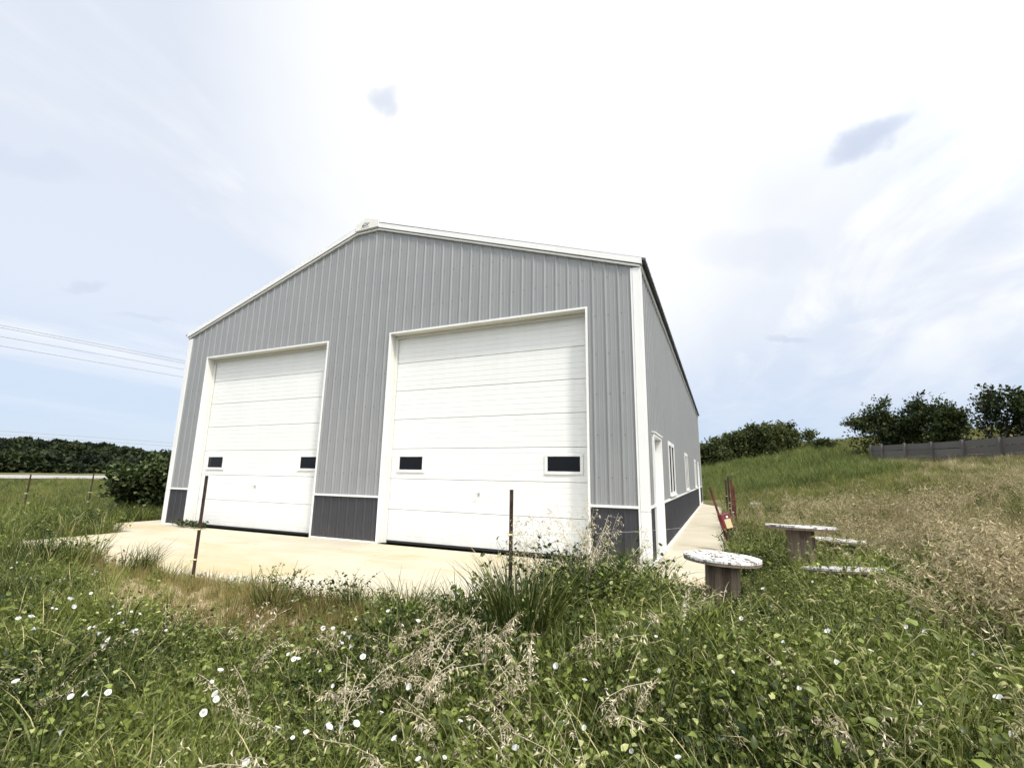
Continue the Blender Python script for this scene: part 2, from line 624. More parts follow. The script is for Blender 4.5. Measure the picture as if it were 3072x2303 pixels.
# ------------------------------------------------------------------ paved slabs
W, H, HP, PEAK_A, LEN = 12.19, 4.967, 6.893, 0.32, 22.16
XL = -W


def slab_piece(name, x0, x1, y0, y1, parent, top=0.0):
    j = 0.006
    o = box(name, x0 + j, x1 - j, y0 + j, y1 - j, top - 0.16, top + random.uniform(-0.002, 0.002), "concrete", parent)
    return bevel(o, 0.008, 2)


apron = obj("apron", *[(lambda m: (m.v, m.f))(MB().box(-11.1, -0.72, -3.48, -0.02, -0.22, -0.03))][0], "soil_void")
tag(apron, "stained concrete apron in front of the two overhead doors", None, kind="structure")
for i in range(3):
    xa, xb = -11.15 + i * 3.493, -11.15 + (i + 1) * 3.493
    slab_piece("slab", xa, xb, -3.52, -1.22, apron)
    slab_piece("slab", xa, xb, -1.22, 0.0, apron)
walk = obj("walkway", *[(lambda m: (m.v, m.f))(MB().box(0.02, 1.08, -1.18, 23.3, -0.22, -0.03))][0], "soil_void")
tag(walk, "pale concrete walkway along the side wall", None, kind="structure")
y = -1.22
while y < 23.2:
    slab_piece("slab", 0.0, 1.12, y, y + 1.53, walk)
    y += 1.53
slab_piece("slab", -0.67, 0.0, -1.22, 0.0, walk)
walk2 = obj("walkway", *[(lambda m: (m.v, m.f))(MB().box(-13.2, -12.2, -1.18, 23.3, -0.22, -0.03))][0], "soil_void")
tag(walk2, "concrete strip along the far left wall of the building", None, kind="structure")
y = -1.22
while y < 23.2:
    slab_piece("slab", -13.25, XL, y, y + 1.53, walk2)
    y += 1.53
slab_piece("slab", XL, -11.15, -1.22, 0.0, walk2)

# ------------------------------------------------------------------ the metal building
bld = empty("metal_building", (XL / 2, LEN / 2, 0))
tag(bld, "light grey ribbed metal shop building with charcoal base and white trim", "building")
RIB = 0.2286


def rib_profile(x0, x1, phase):
    """outline of ribbed siding between x0 and x1: list of (x, out)"""
    pts = []
    k0 = math.floor((x0 - phase) / RIB) - 1
    k1 = math.ceil((x1 - phase) / RIB) + 1
    for k in range(k0, k1):
        c = phase + k * RIB
        pts += [(c - 0.016, 0), (c - 0.010, 0.021), (c + 0.003, 0.021), (c + 0.026, 0)]
        for m in (0.078, 0.152):
            pts += [(c + m - 0.012, 0), (c + m - 0.005, 0.0035), (c + m + 0.005, 0.0035), (c + m + 0.012, 0)]

    def at(x):
        for (xa, oa), (xb, ob) in zip(pts, pts[1:]):
            if xa <= x <= xb:
                return oa + (ob - oa) * (x - xa) / max(1e-9, xb - xa)
        return 0
    return [(x0, at(x0))] + [p for p in pts if x0 < p[0] < x1] + [(x1, at(x1))]


def rib_panel(name, x0, x1, zb, ztop, place, mat, phase, split=None):
    """ribbed sheet; ztop(x) top edge; place(x, out, z) -> world"""
    pr = rib_profile(x0, x1, phase)
    if split:
        for s in split:
            if x0 < s < x1:
                pr.append((s, 0.0))
        pr.sort()
    V = [place(x, o, zb) for x, o in pr] + [place(x, o, ztop(x)) for x, o in pr]
    n = len(pr)
    F = [(i, i + 1, n + i + 1, n + i) for i in range(n - 1)]
    return obj(name, V, F, mat, bld)


def roofline(x):
    xc = abs(x + W / 2)
    if xc <= PEAK_A:
        return HP
    return HP + (H - HP) * (xc - PEAK_A) / (W / 2 - PEAK_A)


LX0, LX1, RX0, RX1, DH, HWAIN = -11.283, -7.045, -5.248, -0.955, 4.31, 0.90
front = lambda x, o, z: (x, -o, z)
PH = XL + 0.16
cuts = sorted(set([XL + 0.02 + 0.9144 * k for k in range(0, 14)] + [LX0, LX1, RX0, RX1, -0.02]))
cuts = [c for c in cuts if XL + 0.01 <= c <= -0.01]
merged = [cuts[0]]
for c in cuts[1:]:
    if c - merged[-1] > 0.16 or c in (LX0, LX1, RX0, RX1):
        if c in (LX0, LX1, RX0, RX1) and c - merged[-1] < 0.16 and merged[-1] not in (LX0, LX1, RX0, RX1):
            merged[-1] = c
        else:
            merged.append(c)
merged[-1] = -0.02
for xa, xb in zip(merged, merged[1:]):
    mid = (xa + xb) / 2
    in_door = LX0 < mid < LX1 or RX0 < mid < RX1
    rib_panel("siding_panel", xa, xb, DH if in_door else HWAIN + 0.02, roofline, front, "siding", PH, (-W / 2 - PEAK_A, -W / 2 + PEAK_A))
    if not in_door:
        rib_panel("wainscot_panel", xa, xb, 0.03, lambda x: HWAIN, front, "wainscot", PH)
# screws in rows on the front sheets
sm = MB()
for z in (1.35, 2.05, 2.75, 3.45, 4.15, 4.85, 5.55, 6.25):
    k = 0
    x = PH + 0.045
    while x < -0.15:
        in_door = (LX0 - 0.03 < x < LX1 + 0.03 or RX0 - 0.03 < x < RX1 + 0.03) and z < DH + 0.05
        if not in_door and z < roofline(x) - 0.1:
            sm.prism([(x + 0.010 * math.cos(t), z + 0.010 * math.sin(t)) for t in np.arange(0, 6.2, 1.0472)], "y", -0.005, 0.0)
        x += RIB
sc_o = sm.build("screw_rows", "screw_metal", bld)
sc_o["kind"] = "stuff"

# side walls
right = lambda yy, o, z: (o, yy, z)
left = lambda yy, o, z: (XL - o, yy, z)
SD = [(0.72, 1.92, 2.14), (17.7, 18.9, 2.14)]            # walk doors: y0, y1, top
SW = [(3.40, 4.75), (8.75, 10.10), (14.55, 15.90)]        # side windows
WZ0, WZ1 = 0.97, 2.17
ys = sorted(set([0.02 + 0.9144 * k for k in range(0, 25)] + [v for d in SD for v in d[:2]] + [v for w_ in SW for v in w_] + [LEN - 0.02]))
keep = [ys[0]]
hard = set([v for d in SD for v in d[:2]] + [v for w_ in SW for v in w_] + [LEN - 0.02])
for v in ys[1:]:
    if v - keep[-1] < 0.12:
        if v in hard and keep[-1] not in hard:
            keep[-1] = v
        elif v in hard:
            keep.append(v)
    else:
        keep.append(v)
for ya, yb in zip(keep, keep[1:]):
    mid = (ya + yb) / 2
    door = any(d[0] < mid < d[1] for d in SD)
    win = any(w_[0] < mid < w_[1] for w_ in SW)
    top = lambda q: H
    if door:
        rib_panel("siding_panel", ya, yb, 2.14, top, right, "siding", 0.1)
    elif win:
        rib_panel("siding_panel", ya, yb, WZ1, top, right, "siding", 0.1)
        rib_panel("siding_panel", ya, yb, HWAIN + 0.02, lambda q: WZ0, right, "siding", 0.1)
    else:
        rib_panel("siding_panel", ya, yb, HWAIN + 0.02, top, right, "siding", 0.1)
    if not door:
        rib_panel("wainscot_panel", ya, yb, 0.05, lambda q: HWAIN, right, "wainscot", 0.1)
for k in range(24):
    ya, yb = 0.02 + k * 0.9217, 0.02 + (k + 1) * 0.9217
    rib_panel("siding_panel", ya, yb, HWAIN + 0.02, lambda q: H, left, "siding", 0.1)
    rib_panel("wainscot_panel", ya, yb, 0.05, lambda q: HWAIN, left, "wainscot", 0.1)
m = MB()
m.add([(XL + 0.01, LEN, 0), (-0.01, LEN, 0), (-0.01, LEN, H), (-W / 2, LEN, HP), (XL + 0.01, LEN, H)], [(4, 3, 2, 1, 0)])
m.build("rear_wall", "siding", bld)
# inner lining so that no daylight shines through from behind
m = MB()
m.add([(XL + 0.3, 0.30, 0), (-0.3, 0.30, 0), (-0.3, 0.30, H), (-W / 2, 0.30, HP - 0.1), (XL + 0.3, 0.30, H)], [(0, 1, 2, 3, 4)])
m.add([(-0.2, 0.3, 0), (-0.2, LEN - 0.1, 0), (-0.2, LEN - 0.1, H), (-0.2, 0.3, H)], [(0, 1, 2, 3)])
m.build("inner_lining", "groove_dark", bld)

# corner trims
for sx, xc in ((1, 0.0), (-1, XL)):
    for z0, z1 in ((0.0, 0.835), (0.840, H - 0.03)):
        mm = MB()
        e = 0.024
        xa, xb = (xc - 0.118, xc + e) if sx > 0 else (xc - e, xc + 0.118)
        poly = [(xa, 0.0), (xa, -e), (xb, -e), (xb, 0.118), (xb - 0.004 * sx, 0.118), (xb - 0.004 * sx, -0.02), (xa, -0.02)] if False else None
        mm.box(xa, xb, -e - 0.004, -0.0205, z0, z1)
        s0, s1 = (xb - 0.004, xb) if sx > 0 else (xa, xa + 0.004)
        mm.box(s0, s1, -0.0203, 0.118, z0, z1)
        bevel(mm.build("corner_trim", "white_trim", bld), 0.002)
    jx = (xc - 0.152, xc - 0.122) if sx > 0 else (xc + 0.122, xc + 0.152)
    box("corner_flange", jx[0], jx[1], -0.0255, 0.0, 0.0, H - 0.03, "white_trim", bld)
for xc, s in ((0.0, 1), (XL, -1)):
    box("corner_trim", *( (xc - 0.02, xc + 0.026) if s > 0 else (xc - 0.026, xc + 0.02)), LEN - 0.12, LEN + 0.026, 0.0, H - 0.02, "white_trim", bld)

# trim line above the wainscot, and base trim
for xa, xb in ((XL + 0.152, LX0), (LX1, RX0), (RX1, -0.152)):
    bevel(box("wainscot_trim", xa + 0.001, xb - 0.001, -0.038, -0.001, HWAIN - 0.022, HWAIN + 0.018, "white_trim", bld), 0.003)
    box("base_trim", xa + 0.001, xb - 0.001, -0.030, -0.0005, 0.001, 0.034, "white_trim", bld)
seg = [0.12, 0.72, 1.92, 17.7, 18.9, LEN - 0.12]
for ya, yb in ((seg[0], seg[1]), (seg[2], seg[3]), (seg[4], seg[5])):
    for nm, xx, z0, z1 in (("wainscot_trim", 0.034, HWAIN - 0.022, HWAIN + 0.018), ("base_trim", 0.045, 0.001, 0.052)):
        box(nm, 0.0005, xx, ya + 0.001, yb - 0.001, z0, z1, "white_trim", bld)

# rake trim, groove and lower strip along the gable
def gable_strip(name, d0, d1, y0, y1, mat, over):
    xs = [XL - over, -W / 2 - PEAK_A, -W / 2 + PEAK_A, over]
    sl_ = (HP - H) / (W / 2 - PEAK_A)
    zz = [H - over * sl_, HP, HP, H - over * sl_]
    for i, nmx in ((0, ""), (1, ""), (2, "")):
        V = []
        for yy in (y0, y1):
            for (xx, z) in ((xs[i], zz[i]), (xs[i + 1], zz[i + 1])):
                for d in (d0, d1):
                    V.append((xx, yy, z + d))
        F = [(0, 2, 3, 1), (4, 5, 7, 6), (0, 1, 5, 4), (2, 6, 7, 3), (1, 3, 7, 5), (0, 4, 6, 2)]
        obj(name, V, F, mat, bld)


gable_strip("rake_strip", -0.028, 0.006, -0.052, 0.0, "white_trim", 0.02)
gable_strip("rake_shadow_groove", 0.006, 0.024, -0.036, 0.0, "groove_dark", 0.02)  # shadow line under the rake trim, put in as dark colour
gable_strip("rake_trim", 0.024, 0.130, -0.075, 0.0, "white_trim", 0.055)

# roof: ribbed charcoal sheets, ridge cap with end plate
sl_ = (HP - H) / (W / 2 - PEAK_A)
pk = HP + PEAK_A * sl_
for s in (1, -1):
    pr = rib_profile(-0.06, LEN + 0.06, -0.02)
    V = []
    for lvl in (0.095, 0.135):
        for yy, o in pr:
            V.append((-W / 2 + s * 0.05, yy, pk + lvl + o * (lvl > 0.11)))
        for yy, o in pr:
            V.append((-W / 2 + s * (W / 2 + 0.12), yy, H - 0.12 * sl_ + lvl + o * (lvl > 0.11) + 0.0))
    n = len(pr)
    F = []
    for l_ in (0, 2 * n):
        F += [(l_ + i, l_ + i + 1, l_ + n + i + 1, l_ + n + i) for i in range(n - 1)]
    F += [(n + i, n + i + 1, 3 * n + i + 1, 3 * n + i) for i in range(n - 1)]
    F += [(0, n, 3 * n, 2 * n), (n - 1, 2 * n - 1, 4 * n - 1, 3 * n - 1)]
    obj("roof", V, F, "roof_metal", bld)
box("eave_trim", 0.001, 0.038, -0.02, LEN, H - 0.045, H + 0.07, "white_trim", bld)
box("eave_trim", XL - 0.038, XL - 0.001, -0.02, LEN, H - 0.045, H + 0.07, "white_trim", bld)
# ridge cap and its end plate carrying the maker's emblem
cx = -W / 2
zc = HP + 0.034
prof = [(cx - 0.33, zc), (cx + 0.33, zc), (cx + 0.33, zc + 0.165), (cx, zc + 0.275), (cx - 0.33, zc + 0.165)]
ridge = MB().prism([(x, z + 0.002) for x, z in prof], "y", -0.05, LEN + 0.05).build("ridge_cap", "white_trim", bld)
plate = MB().prism([(x, z) for x, z in prof], "y", -0.098, -0.0765)
plate = bevel(plate.build("ridge_end_plate", "jamb_cream", bld), 0.003)


def stroke(mb, pts, w, y0, y1):
    for (xa, za), (xb, zb) in zip(pts, pts[1:]):
        d = np.array([xb - xa, zb - za]); L_ = np.linalg.norm(d); d /= L_
        nrm = np.array([-d[1], d[0]]) * w / 2
        a = np.array([xa, za]) - d * w * 0.3; c_ = np.array([xb, zb]) + d * w * 0.3
        mb.prism([tuple(a - nrm), tuple(c_ - nrm), tuple(c_ + nrm), tuple(a + nrm)], "y", y0, y1)


em = MB()
ox, oz = cx - 0.045, zc + 0.095
stroke(em, [(ox - 0.085, oz + 0.008), (ox - 0.012, oz + 0.062), (ox + 0.075, oz + 0.036)], 0.013, -0.1015, -0.0975)
stroke(em, [(ox - 0.092, oz + 0.008), (ox - 0.050, oz - 0.010), (ox - 0.010, oz + 0.002), (ox + 0.030, oz - 0.002), (ox + 0.066, oz + 0.012)], 0.017, -0.1019, -0.0979)
stroke(em, [(ox - 0.088, oz - 0.014), (ox - 0.05, oz - 0.016)], 0.012, -0.1012, -0.0972)
stroke(em, [(ox + 0.092, oz + 0.030), (ox + 0.108, oz + 0.044)], 0.018, -0.1013, -0.0973)
em.build("emblem", "emblem_black", plate)
lt = MB()
for k in range(10):
    xx = ox - 0.115 + k * 0.0235
    stroke(lt, [(xx, oz - 0.052), (xx + 0.012, oz - 0.052 + (0.010 if k % 3 else -0.004))], 0.010, -0.1010, -0.0970)
lt.build("emblem_lettering", "emblem_black", plate)

# ------------------------------------------------------------------ overhead doors
REC = 0.21


def overhead_door(x0, x1, panes):
    # casing round the opening
    for nm, a in (("door_casing", (x0 - 0.030, x0 + 0.006, -0.036, -0.0005, 0.0, DH + 0.03)), ("door_casing", (x1 - 0.006, x1 + 0.030, -0.036, -0.0005, 0.0, DH + 0.03)),
                  ("door_casing", (x0 + 0.0065, x1 - 0.0065, -0.036, -0.0005, DH - 0.006, DH + 0.03))):
        bevel(box(nm, *a, "white_trim", bld), 0.002)
    # jamb and header linings
    box("jamb_lining", x0 - 0.02, x0 + 0.004, 0.0, REC - 0.002, 0.0, DH + 0.02, "jamb_cream", bld)
    box("jamb_lining", x1 - 0.004, x1 + 0.02, 0.0, REC - 0.002, 0.0, DH + 0.02, "jamb_cream", bld)
    box("header_lining", x0 + 0.0045, x1 - 0.0045, 0.0, REC - 0.002, DH - 0.004, DH + 0.02, "jamb_cream", bld)
    # weather stop strips
    box("weather_strip", x0 + 0.0045, x0 + 0.062, REC - 0.050, REC - 0.012, 0.0, DH - 0.0045, "jamb_cream", bld)
    box("weather_strip", x1 - 0.062, x1 - 0.0045, REC - 0.050, REC - 0.012, 0.0, DH - 0.0045, "jamb_cream", bld)
    box("weather_strip", x0 + 0.063, x1 - 0.063, REC - 0.050, REC - 0.012, DH - 0.062, DH - 0.0045, "jamb_cream", bld)
    door = box("overhead_door", x0 + 0.01, x1 - 0.01, REC + 0.035, REC + 0.06, 0.03, DH - 0.01, "groove_dark", bld)
    n = 7
    hs = (DH - 0.045) / n
    for k in range(n):
        z0, z1 = 0.04 + k * hs, 0.04 + (k + 1) * hs
        # section profile: (depth, z) with fine horizontal grooves
        pr = [(0.028, z0 + 0.002), (0.010, z0 + 0.003), (0.0, z0 + 0.013)]
        for q in range(1, 6):
            zz = z0 + q * hs / 6
            pr += [(0.0, zz - 0.007), (0.005, zz - 0.0015), (0.005, zz + 0.0015), (0.0, zz + 0.007)]
        pr += [(0.0, z1 - 0.013), (0.010, z1 - 0.003), (0.028, z1 - 0.002)]
        V = [(x0 + 0.012, REC + d, z) for d, z in pr] + [(x1 - 0.012, REC + d, z) for d, z in pr]
        nn = len(pr)
        F = [(i, nn + i, nn + i + 1, i + 1) for i in range(nn - 1)] + [tuple(range(nn)), tuple(range(2 * nn - 1, nn - 1, -1))]
        obj("door_section", V, F, "door_white", door)
    box("bottom_seal", x0 + 0.012, x1 - 0.012, REC - 0.004, REC + 0.03, 0.004, 0.039, "rubber", door)
    for (pa, pb) in panes:
        fz0, fz1 = 1.445, 1.705
        e = 0.055
        fr = MB()
        for (a, c_, d, e_) in ((pa - e, pb + e, fz0 - e, fz0), (pa - e, pb + e, fz1, fz1 + e * 0.8), (pa - e, pa, fz0, fz1), (pb, pb + e, fz0, fz1)):
            fr.box(a, c_, REC - 0.022, REC + 0.003, d, e_)
        bevel(fr.build("window_frame", "white_trim", door), 0.006, 2)
        box("window_pane", pa - 0.002, pb + 0.002, REC - 0.008, REC + 0.0035, fz0 - 0.002, fz1 + 0.002, "glass_dark", door)
    hx = (x0 + x1) / 2 - 0.02
    hm = MB()
    hm.box(hx - 0.022, hx + 0.022, REC - 0.008, REC + 0.002, 0.975, 1.04)
    hm.tube([(hx, REC - 0.012, 1.012), (hx, REC - 0.055, 1.012)], 0.010, 8)
    hm.tube([(hx - 0.035, REC - 0.058, 1.005), (hx + 0.035, REC - 0.058, 1.02)], 0.008, 8)
    hm.build("lock_handle", "steel", door)
    return door


d_l = overhead_door(LX0, LX1, [(-11.02, -10.46), (-7.77, -7.21)])
d_r = overhead_door(RX0, RX1, [(-4.98, -4.42), (-1.75, -1.15)])
d_l["label"] = "narrower-looking white overhead door on the left"
d_r["label"] = "larger-looking white overhead door on the right"

# ------------------------------------------------------------------ side doors and windows
for (ya, yb, zt) in SD:
    for a in ((0.0005, 0.04, ya, ya + 0.055, 0.0, zt), (0.0005, 0.04, yb - 0.055, yb, 0.0, zt), (0.0005, 0.04, ya + 0.0555, yb - 0.0555, zt - 0.055, zt)):
        bevel(box("door_casing", *a, "white_trim", bld), 0.003)
    box("drip_cap", 0.0005, 0.06, ya - 0.03, yb + 0.03, zt + 0.0005, zt + 0.022, "white_trim", bld)
    for a in ((-0.15, 0.0, ya + 0.03, ya + 0.0555, 0.0, zt - 0.03), (-0.15, 0.0, yb - 0.0555, yb - 0.03, 0.0, zt - 0.03), (-0.15, 0.0, ya + 0.056, yb - 0.056, zt - 0.0555, zt - 0.03)):
        box("door_frame", *a, "white_trim", bld)
    dr = bevel(box("walk_door", -0.145, -0.10, ya + 0.058, yb - 0.058, 0.04, zt - 0.058, "door_white", bld), 0.003)
    hm = MB().tube([(-0.10, ya + 0.14, 1.0), (-0.045, ya + 0.14, 1.0)], 0.014, 8)
    hm.tube([(-0.05, ya + 0.14, 1.0), (-0.05, ya + 0.26, 1.0)], 0.011, 8)
    hm.build("door_handle", "steel", dr)
    box("threshold", -0.10, 0.05, ya + 0.056, yb - 0.056, 0.003, 0.035, "steel", bld)
for (ya, yb) in SW:
    fr = MB()
    e = 0.07
    ym = (ya + yb) / 2
    for (a, c_, d, e_) in ((ya - 0.02, yb + 0.02, WZ0 - 0.02, WZ0 + e), (ya - 0.02, yb + 0.02, WZ1 - e, WZ1 + 0.02), (ya - 0.02, ya + e, WZ0 + e, WZ1 - e), (yb - e, yb + 0.02, WZ0 + e, WZ1 - e),
                           (ym - 0.045, ym + 0.045, WZ0 + e, WZ1 - e)):
        fr.box(-0.03, 0.030, a, c_, d, e_)
    wf = fr.build("side_window", "white_trim", bld)
    for (a, c_) in ((ya + e, ym - 0.045), (ym + 0.045, yb - e)):
        box("window_pane", -0.02, 0.006, a - 0.002, c_ + 0.002, WZ0 + e - 0.002, WZ1 - e + 0.002, "screen_dark", wf)
    box("window_sill", 0.0305, 0.06, ya - 0.03, yb + 0.03, WZ0 - 0.022, WZ0 + 0.012, "white_trim", wf)

# ------------------------------------------------------------------ steel T-posts
def t_post(name, x, y, zb, zt, mat, label, lean=(0, 0), group=None, clips=(), wide=1.0, rz=0.0):
    root = empty(name, (x, y, zb), 0)
    L_ = zt - zb
    m = MB()
    poly = [(-0.018, -0.002), (0.018, -0.002), (0.018, 0.003), (0.003, 0.004), (0.003, 0.030), (-0.003, 0.030), (-0.003, 0.004), (-0.018, 0.003)]
    poly = [(u_ * wide, v_ * wide) for u_, v_ in poly]
    ca, sa = math.cos(rz), math.sin(rz)
    n = len(poly)
    V, F = [], []
    for t in (-0.25, L_):
        for u, v in poly:
            uu, vv = u * ca - v * sa, u * sa + v * ca
            V.append((x + uu + lean[0] * t, y + vv + lean[1] * t, zb + t))
    F = [tuple(range(n))[::-1], tuple(range(n, 2 * n))] + [(i, (i + 1) % n, n + (i + 1) % n, n + i) for i in range(n)]
    m.add(V, F)
    t = 0.12
    while t < L_ - 0.03:
        bx, by = 0.0 * ca + 0.006 * sa, 0.0 * sa - 0.006 * ca
        px, py, pz = x + bx + lean[0] * t, y + by + lean[1] * t, zb + t
        m.box(px - 0.006, px + 0.006, py - 0.005, py + 0.004, pz - 0.010, pz + 0.010)
        t += 0.055
    m.build("stake", mat, root)
    for (tz, cm) in clips:
        t = tz - zb
        px, py = x + lean[0] * t, y + lean[1] * t
        c = MB().box(px - 0.020, px + 0.020, py - 0.020, py + 0.010, tz - 0.009, tz + 0.009)
        c.tube([(px, py - 0.026, tz), (px, py - 0.055, tz)], 0.010, 6)
        bevel(c.build("insulator", cm, root), 0.003)
    tag(root, label, "fence post", group)
    return root


P3 = (-5.15, -3.66)
P4 = (-0.74, -3.66)
t_post("fence_post", *P3, -0.18, 1.30, "post_rust", "rusty steel fence post in front of the left overhead door", clips=((0.62, "yellow_plastic"), (0.25, "yellow_plastic")), rz=0.15)
t_post("fence_post", *P4, -0.18, 1.235, "post_rust", "dark steel fence post in front of the right overhead door", clips=((0.83, "yellow_plastic"),), rz=-0.2)
t_post("fence_post", -17.64, -0.68, -0.15, 1.17, "post_rust", "leftmost leaning fence post in the tall grass by the road", clips=((0.62, "yellow_plastic"),), rz=0.5)
t_post("fence_post", -18.0, 1.02, -0.15, 1.235, "post_rust", "fence post in tall grass nearest the big leafy bush", clips=((0.60, "yellow_plastic"), (0.3, "white_label")), rz=0.5)
t_post("fence_post", 1.20, 9.6, -0.12, 1.32, "post_rust", "thin black post at the back left of the post cluster", wide=1.5, clips=((0.80, "white_label"),))
t_post("fence_post", 1.26, 8.0, -0.12, 1.43, "post_rust", "tallest dark post of the cluster beside the walkway", wide=1.5, clips=((0.66, "white_label"), (0.5, "white_label")))
t_post("fence_post", 1.32, 6.9, -0.12, 1.33, "post_red", "reddish steel post just left of the front red post", wide=1.5, clips=((0.46, "white_label"),), lean=(0.0, 0))
t_post("fence_post", 1.365, 6.3, -0.12, 1.18, "post_red", "shortest red steel post at the front of the cluster", wide=1.6, lean=(-0.01, 0))
# odd stick and white scrap board lying in the grass behind the posts
st = empty("stick", (2.6, 14.0, 0.05))
mm = MB().tube([(2.45, 13.8, 0.55), (2.66, 14.0, 0.83), (2.78, 14.1, 1.03)], [0.022, 0.020, 0.012], 7)
mm.build("stem", "bark", st)
tag(st, "dark crooked stick poking out of the grass behind the posts", "stick")
sb = bevel(box("scrap_board", 2.05, 2.40, 13.0, 13.12, 0.40, 0.47, "white_label"), 0.004)
tag(sb, "white board end lying in the grass behind the red posts", "board")

# ------------------------------------------------------------------ leaning post with red energizer box
bx0 = np.array([1.16, 2.6, -0.02]); tx0 = np.array([0.845, 2.6, 1.19])
lp = empty("leaning_post", tuple(bx0))
dirp = (tx0 - bx0)
m = MB()
ax = dirp / np.linalg.norm(dirp)
sx_ = np.array([ax[2], 0, -ax[0]])
for side_ in (-1, 1):
    pass
poly = [(-0.022, -0.004), (0.022, -0.004), (0.022, 0.004), (0.004, 0.005), (0.004, 0.034), (-0.004, 0.034), (-0.004, 0.005), (-0.022, 0.004)]
V = []
for q in (bx0, tx0):
    for u_, v_ in poly:
        V.append(q + sx_ * u_ + np.array([0, v_, 0]))
n = len(poly)
m.add(V, [tuple(range(n))[::-1], tuple(range(n, 2 * n))] + [(i, (i + 1) % n, n + (i + 1) % n, n + i) for i in range(n)])
for k in range(18):
    q = bx0 + dirp * (0.08 + k * 0.05)
    m.box(q[0] - 0.007, q[0] + 0.007, q[1] - 0.010, q[1] - 0.003, q[2] - 0.011, q[2] + 0.011)
m.build("stake", "post_red", lp)
ft = MB().box(1.08, 1.30, 2.55, 2.75, -0.05, 0.012)
bevel(ft.build("foot_block", "concrete", lp), 0.006)
tag(lp, "red steel post leaning left over the walkway edge, carrying a box", "fence post")
# the box hangs on the post, turned a little to the right and leaning with it
eb = empty("fence_energizer", tuple(bx0 + dirp * 0.36 + np.array([0.09, -0.10, 0])))
tilt = math.atan2(-dirp[0], dirp[2])
Rm = np.array(Matrix.Rotation(math.radians(28), 3, "Z") @ Matrix.Rotation(-tilt, 3, "Y"))
Rm = np.array(Matrix.Rotation(-tilt, 3, "Y") @ Matrix.Rotation(math.radians(24), 3, "Z"))
oc = np.array(WLOC[eb])


def eput(mb):
    mb.v = [tuple(oc + Rm @ np.array(v)) for v in mb.v]
    return mb


hw, hd, hh = 0.100, 0.070, 0.29
e = MB().prism([(-hw, hd), (-hw, -hd * 0.8), (-hw + 0.02, -hd), (hw - 0.02, -hd), (hw, -hd * 0.8), (hw, hd)], "z", 0.0, hh)
bevel(eput(e).build("case", "red_plastic", eb), 0.010, 3)
e = MB().box(-0.050, 0.070, -hd - 0.0035, -hd - 0.0015, 0.015, 0.185)
eput(e).build("yellow_label", "yellow_label", eb)
e = MB().box(-0.020, 0.058, -hd - 0.0035, -hd - 0.0015, 0.195, 0.252)
eput(e).build("window_surround", "rubber", eb)
e = MB().box(-0.002, 0.038, -hd - 0.0060, -hd - 0.0038, 0.206, 0.242)
eput(e).build("indicator", "white_label", eb)
for kx in (-0.03, 0.04):
    e = MB().tube([(kx, -0.02, -0.03), (kx, -0.02, 0.004)], 0.018, 8)
    eput(e).build("terminal", "rubber", eb)
tag(eb, "red electric fence box with yellow label on the leaning post", "fence charger")
for i, (pts) in enumerate(([(1.06, 2.50, 0.38), (0.99, 2.46, 0.30), (1.03, 2.40, 0.18), (1.05, 2.2, 0.10), (1.08, 1.7, 0.012)],
                           [(1.13, 2.45, 0.36), (1.16, 2.40, 0.2), (1.20, 2.1, 0.08), (1.22, 1.6, -0.02)])):
    c = MB().tube(pts, 0.009, 6).build("lead_wire", "black_cable")
    tag(c, ("black lead running from the red box down onto the walkway", "black lead running from the red box into the grass")[i], "cable")

# thin fence wire from the post by the right door to the leaning post
pts = []
A, B_ = np.array([P4[0], P4[1] - 0.045, 0.83]), np.array([1.02, 2.55, 0.52])
for i in range(13):
    t = i / 12
    q = A + (B_ - A) * t
    q[2] -= 0.05 * 4 * t * (1 - t)
    pts.append(q)
fw = MB().tube(pts, 0.0016, 5).build("fence_wire", "steel")
tag(fw, "thin single fence wire strung past the corner to the red box", "wire")

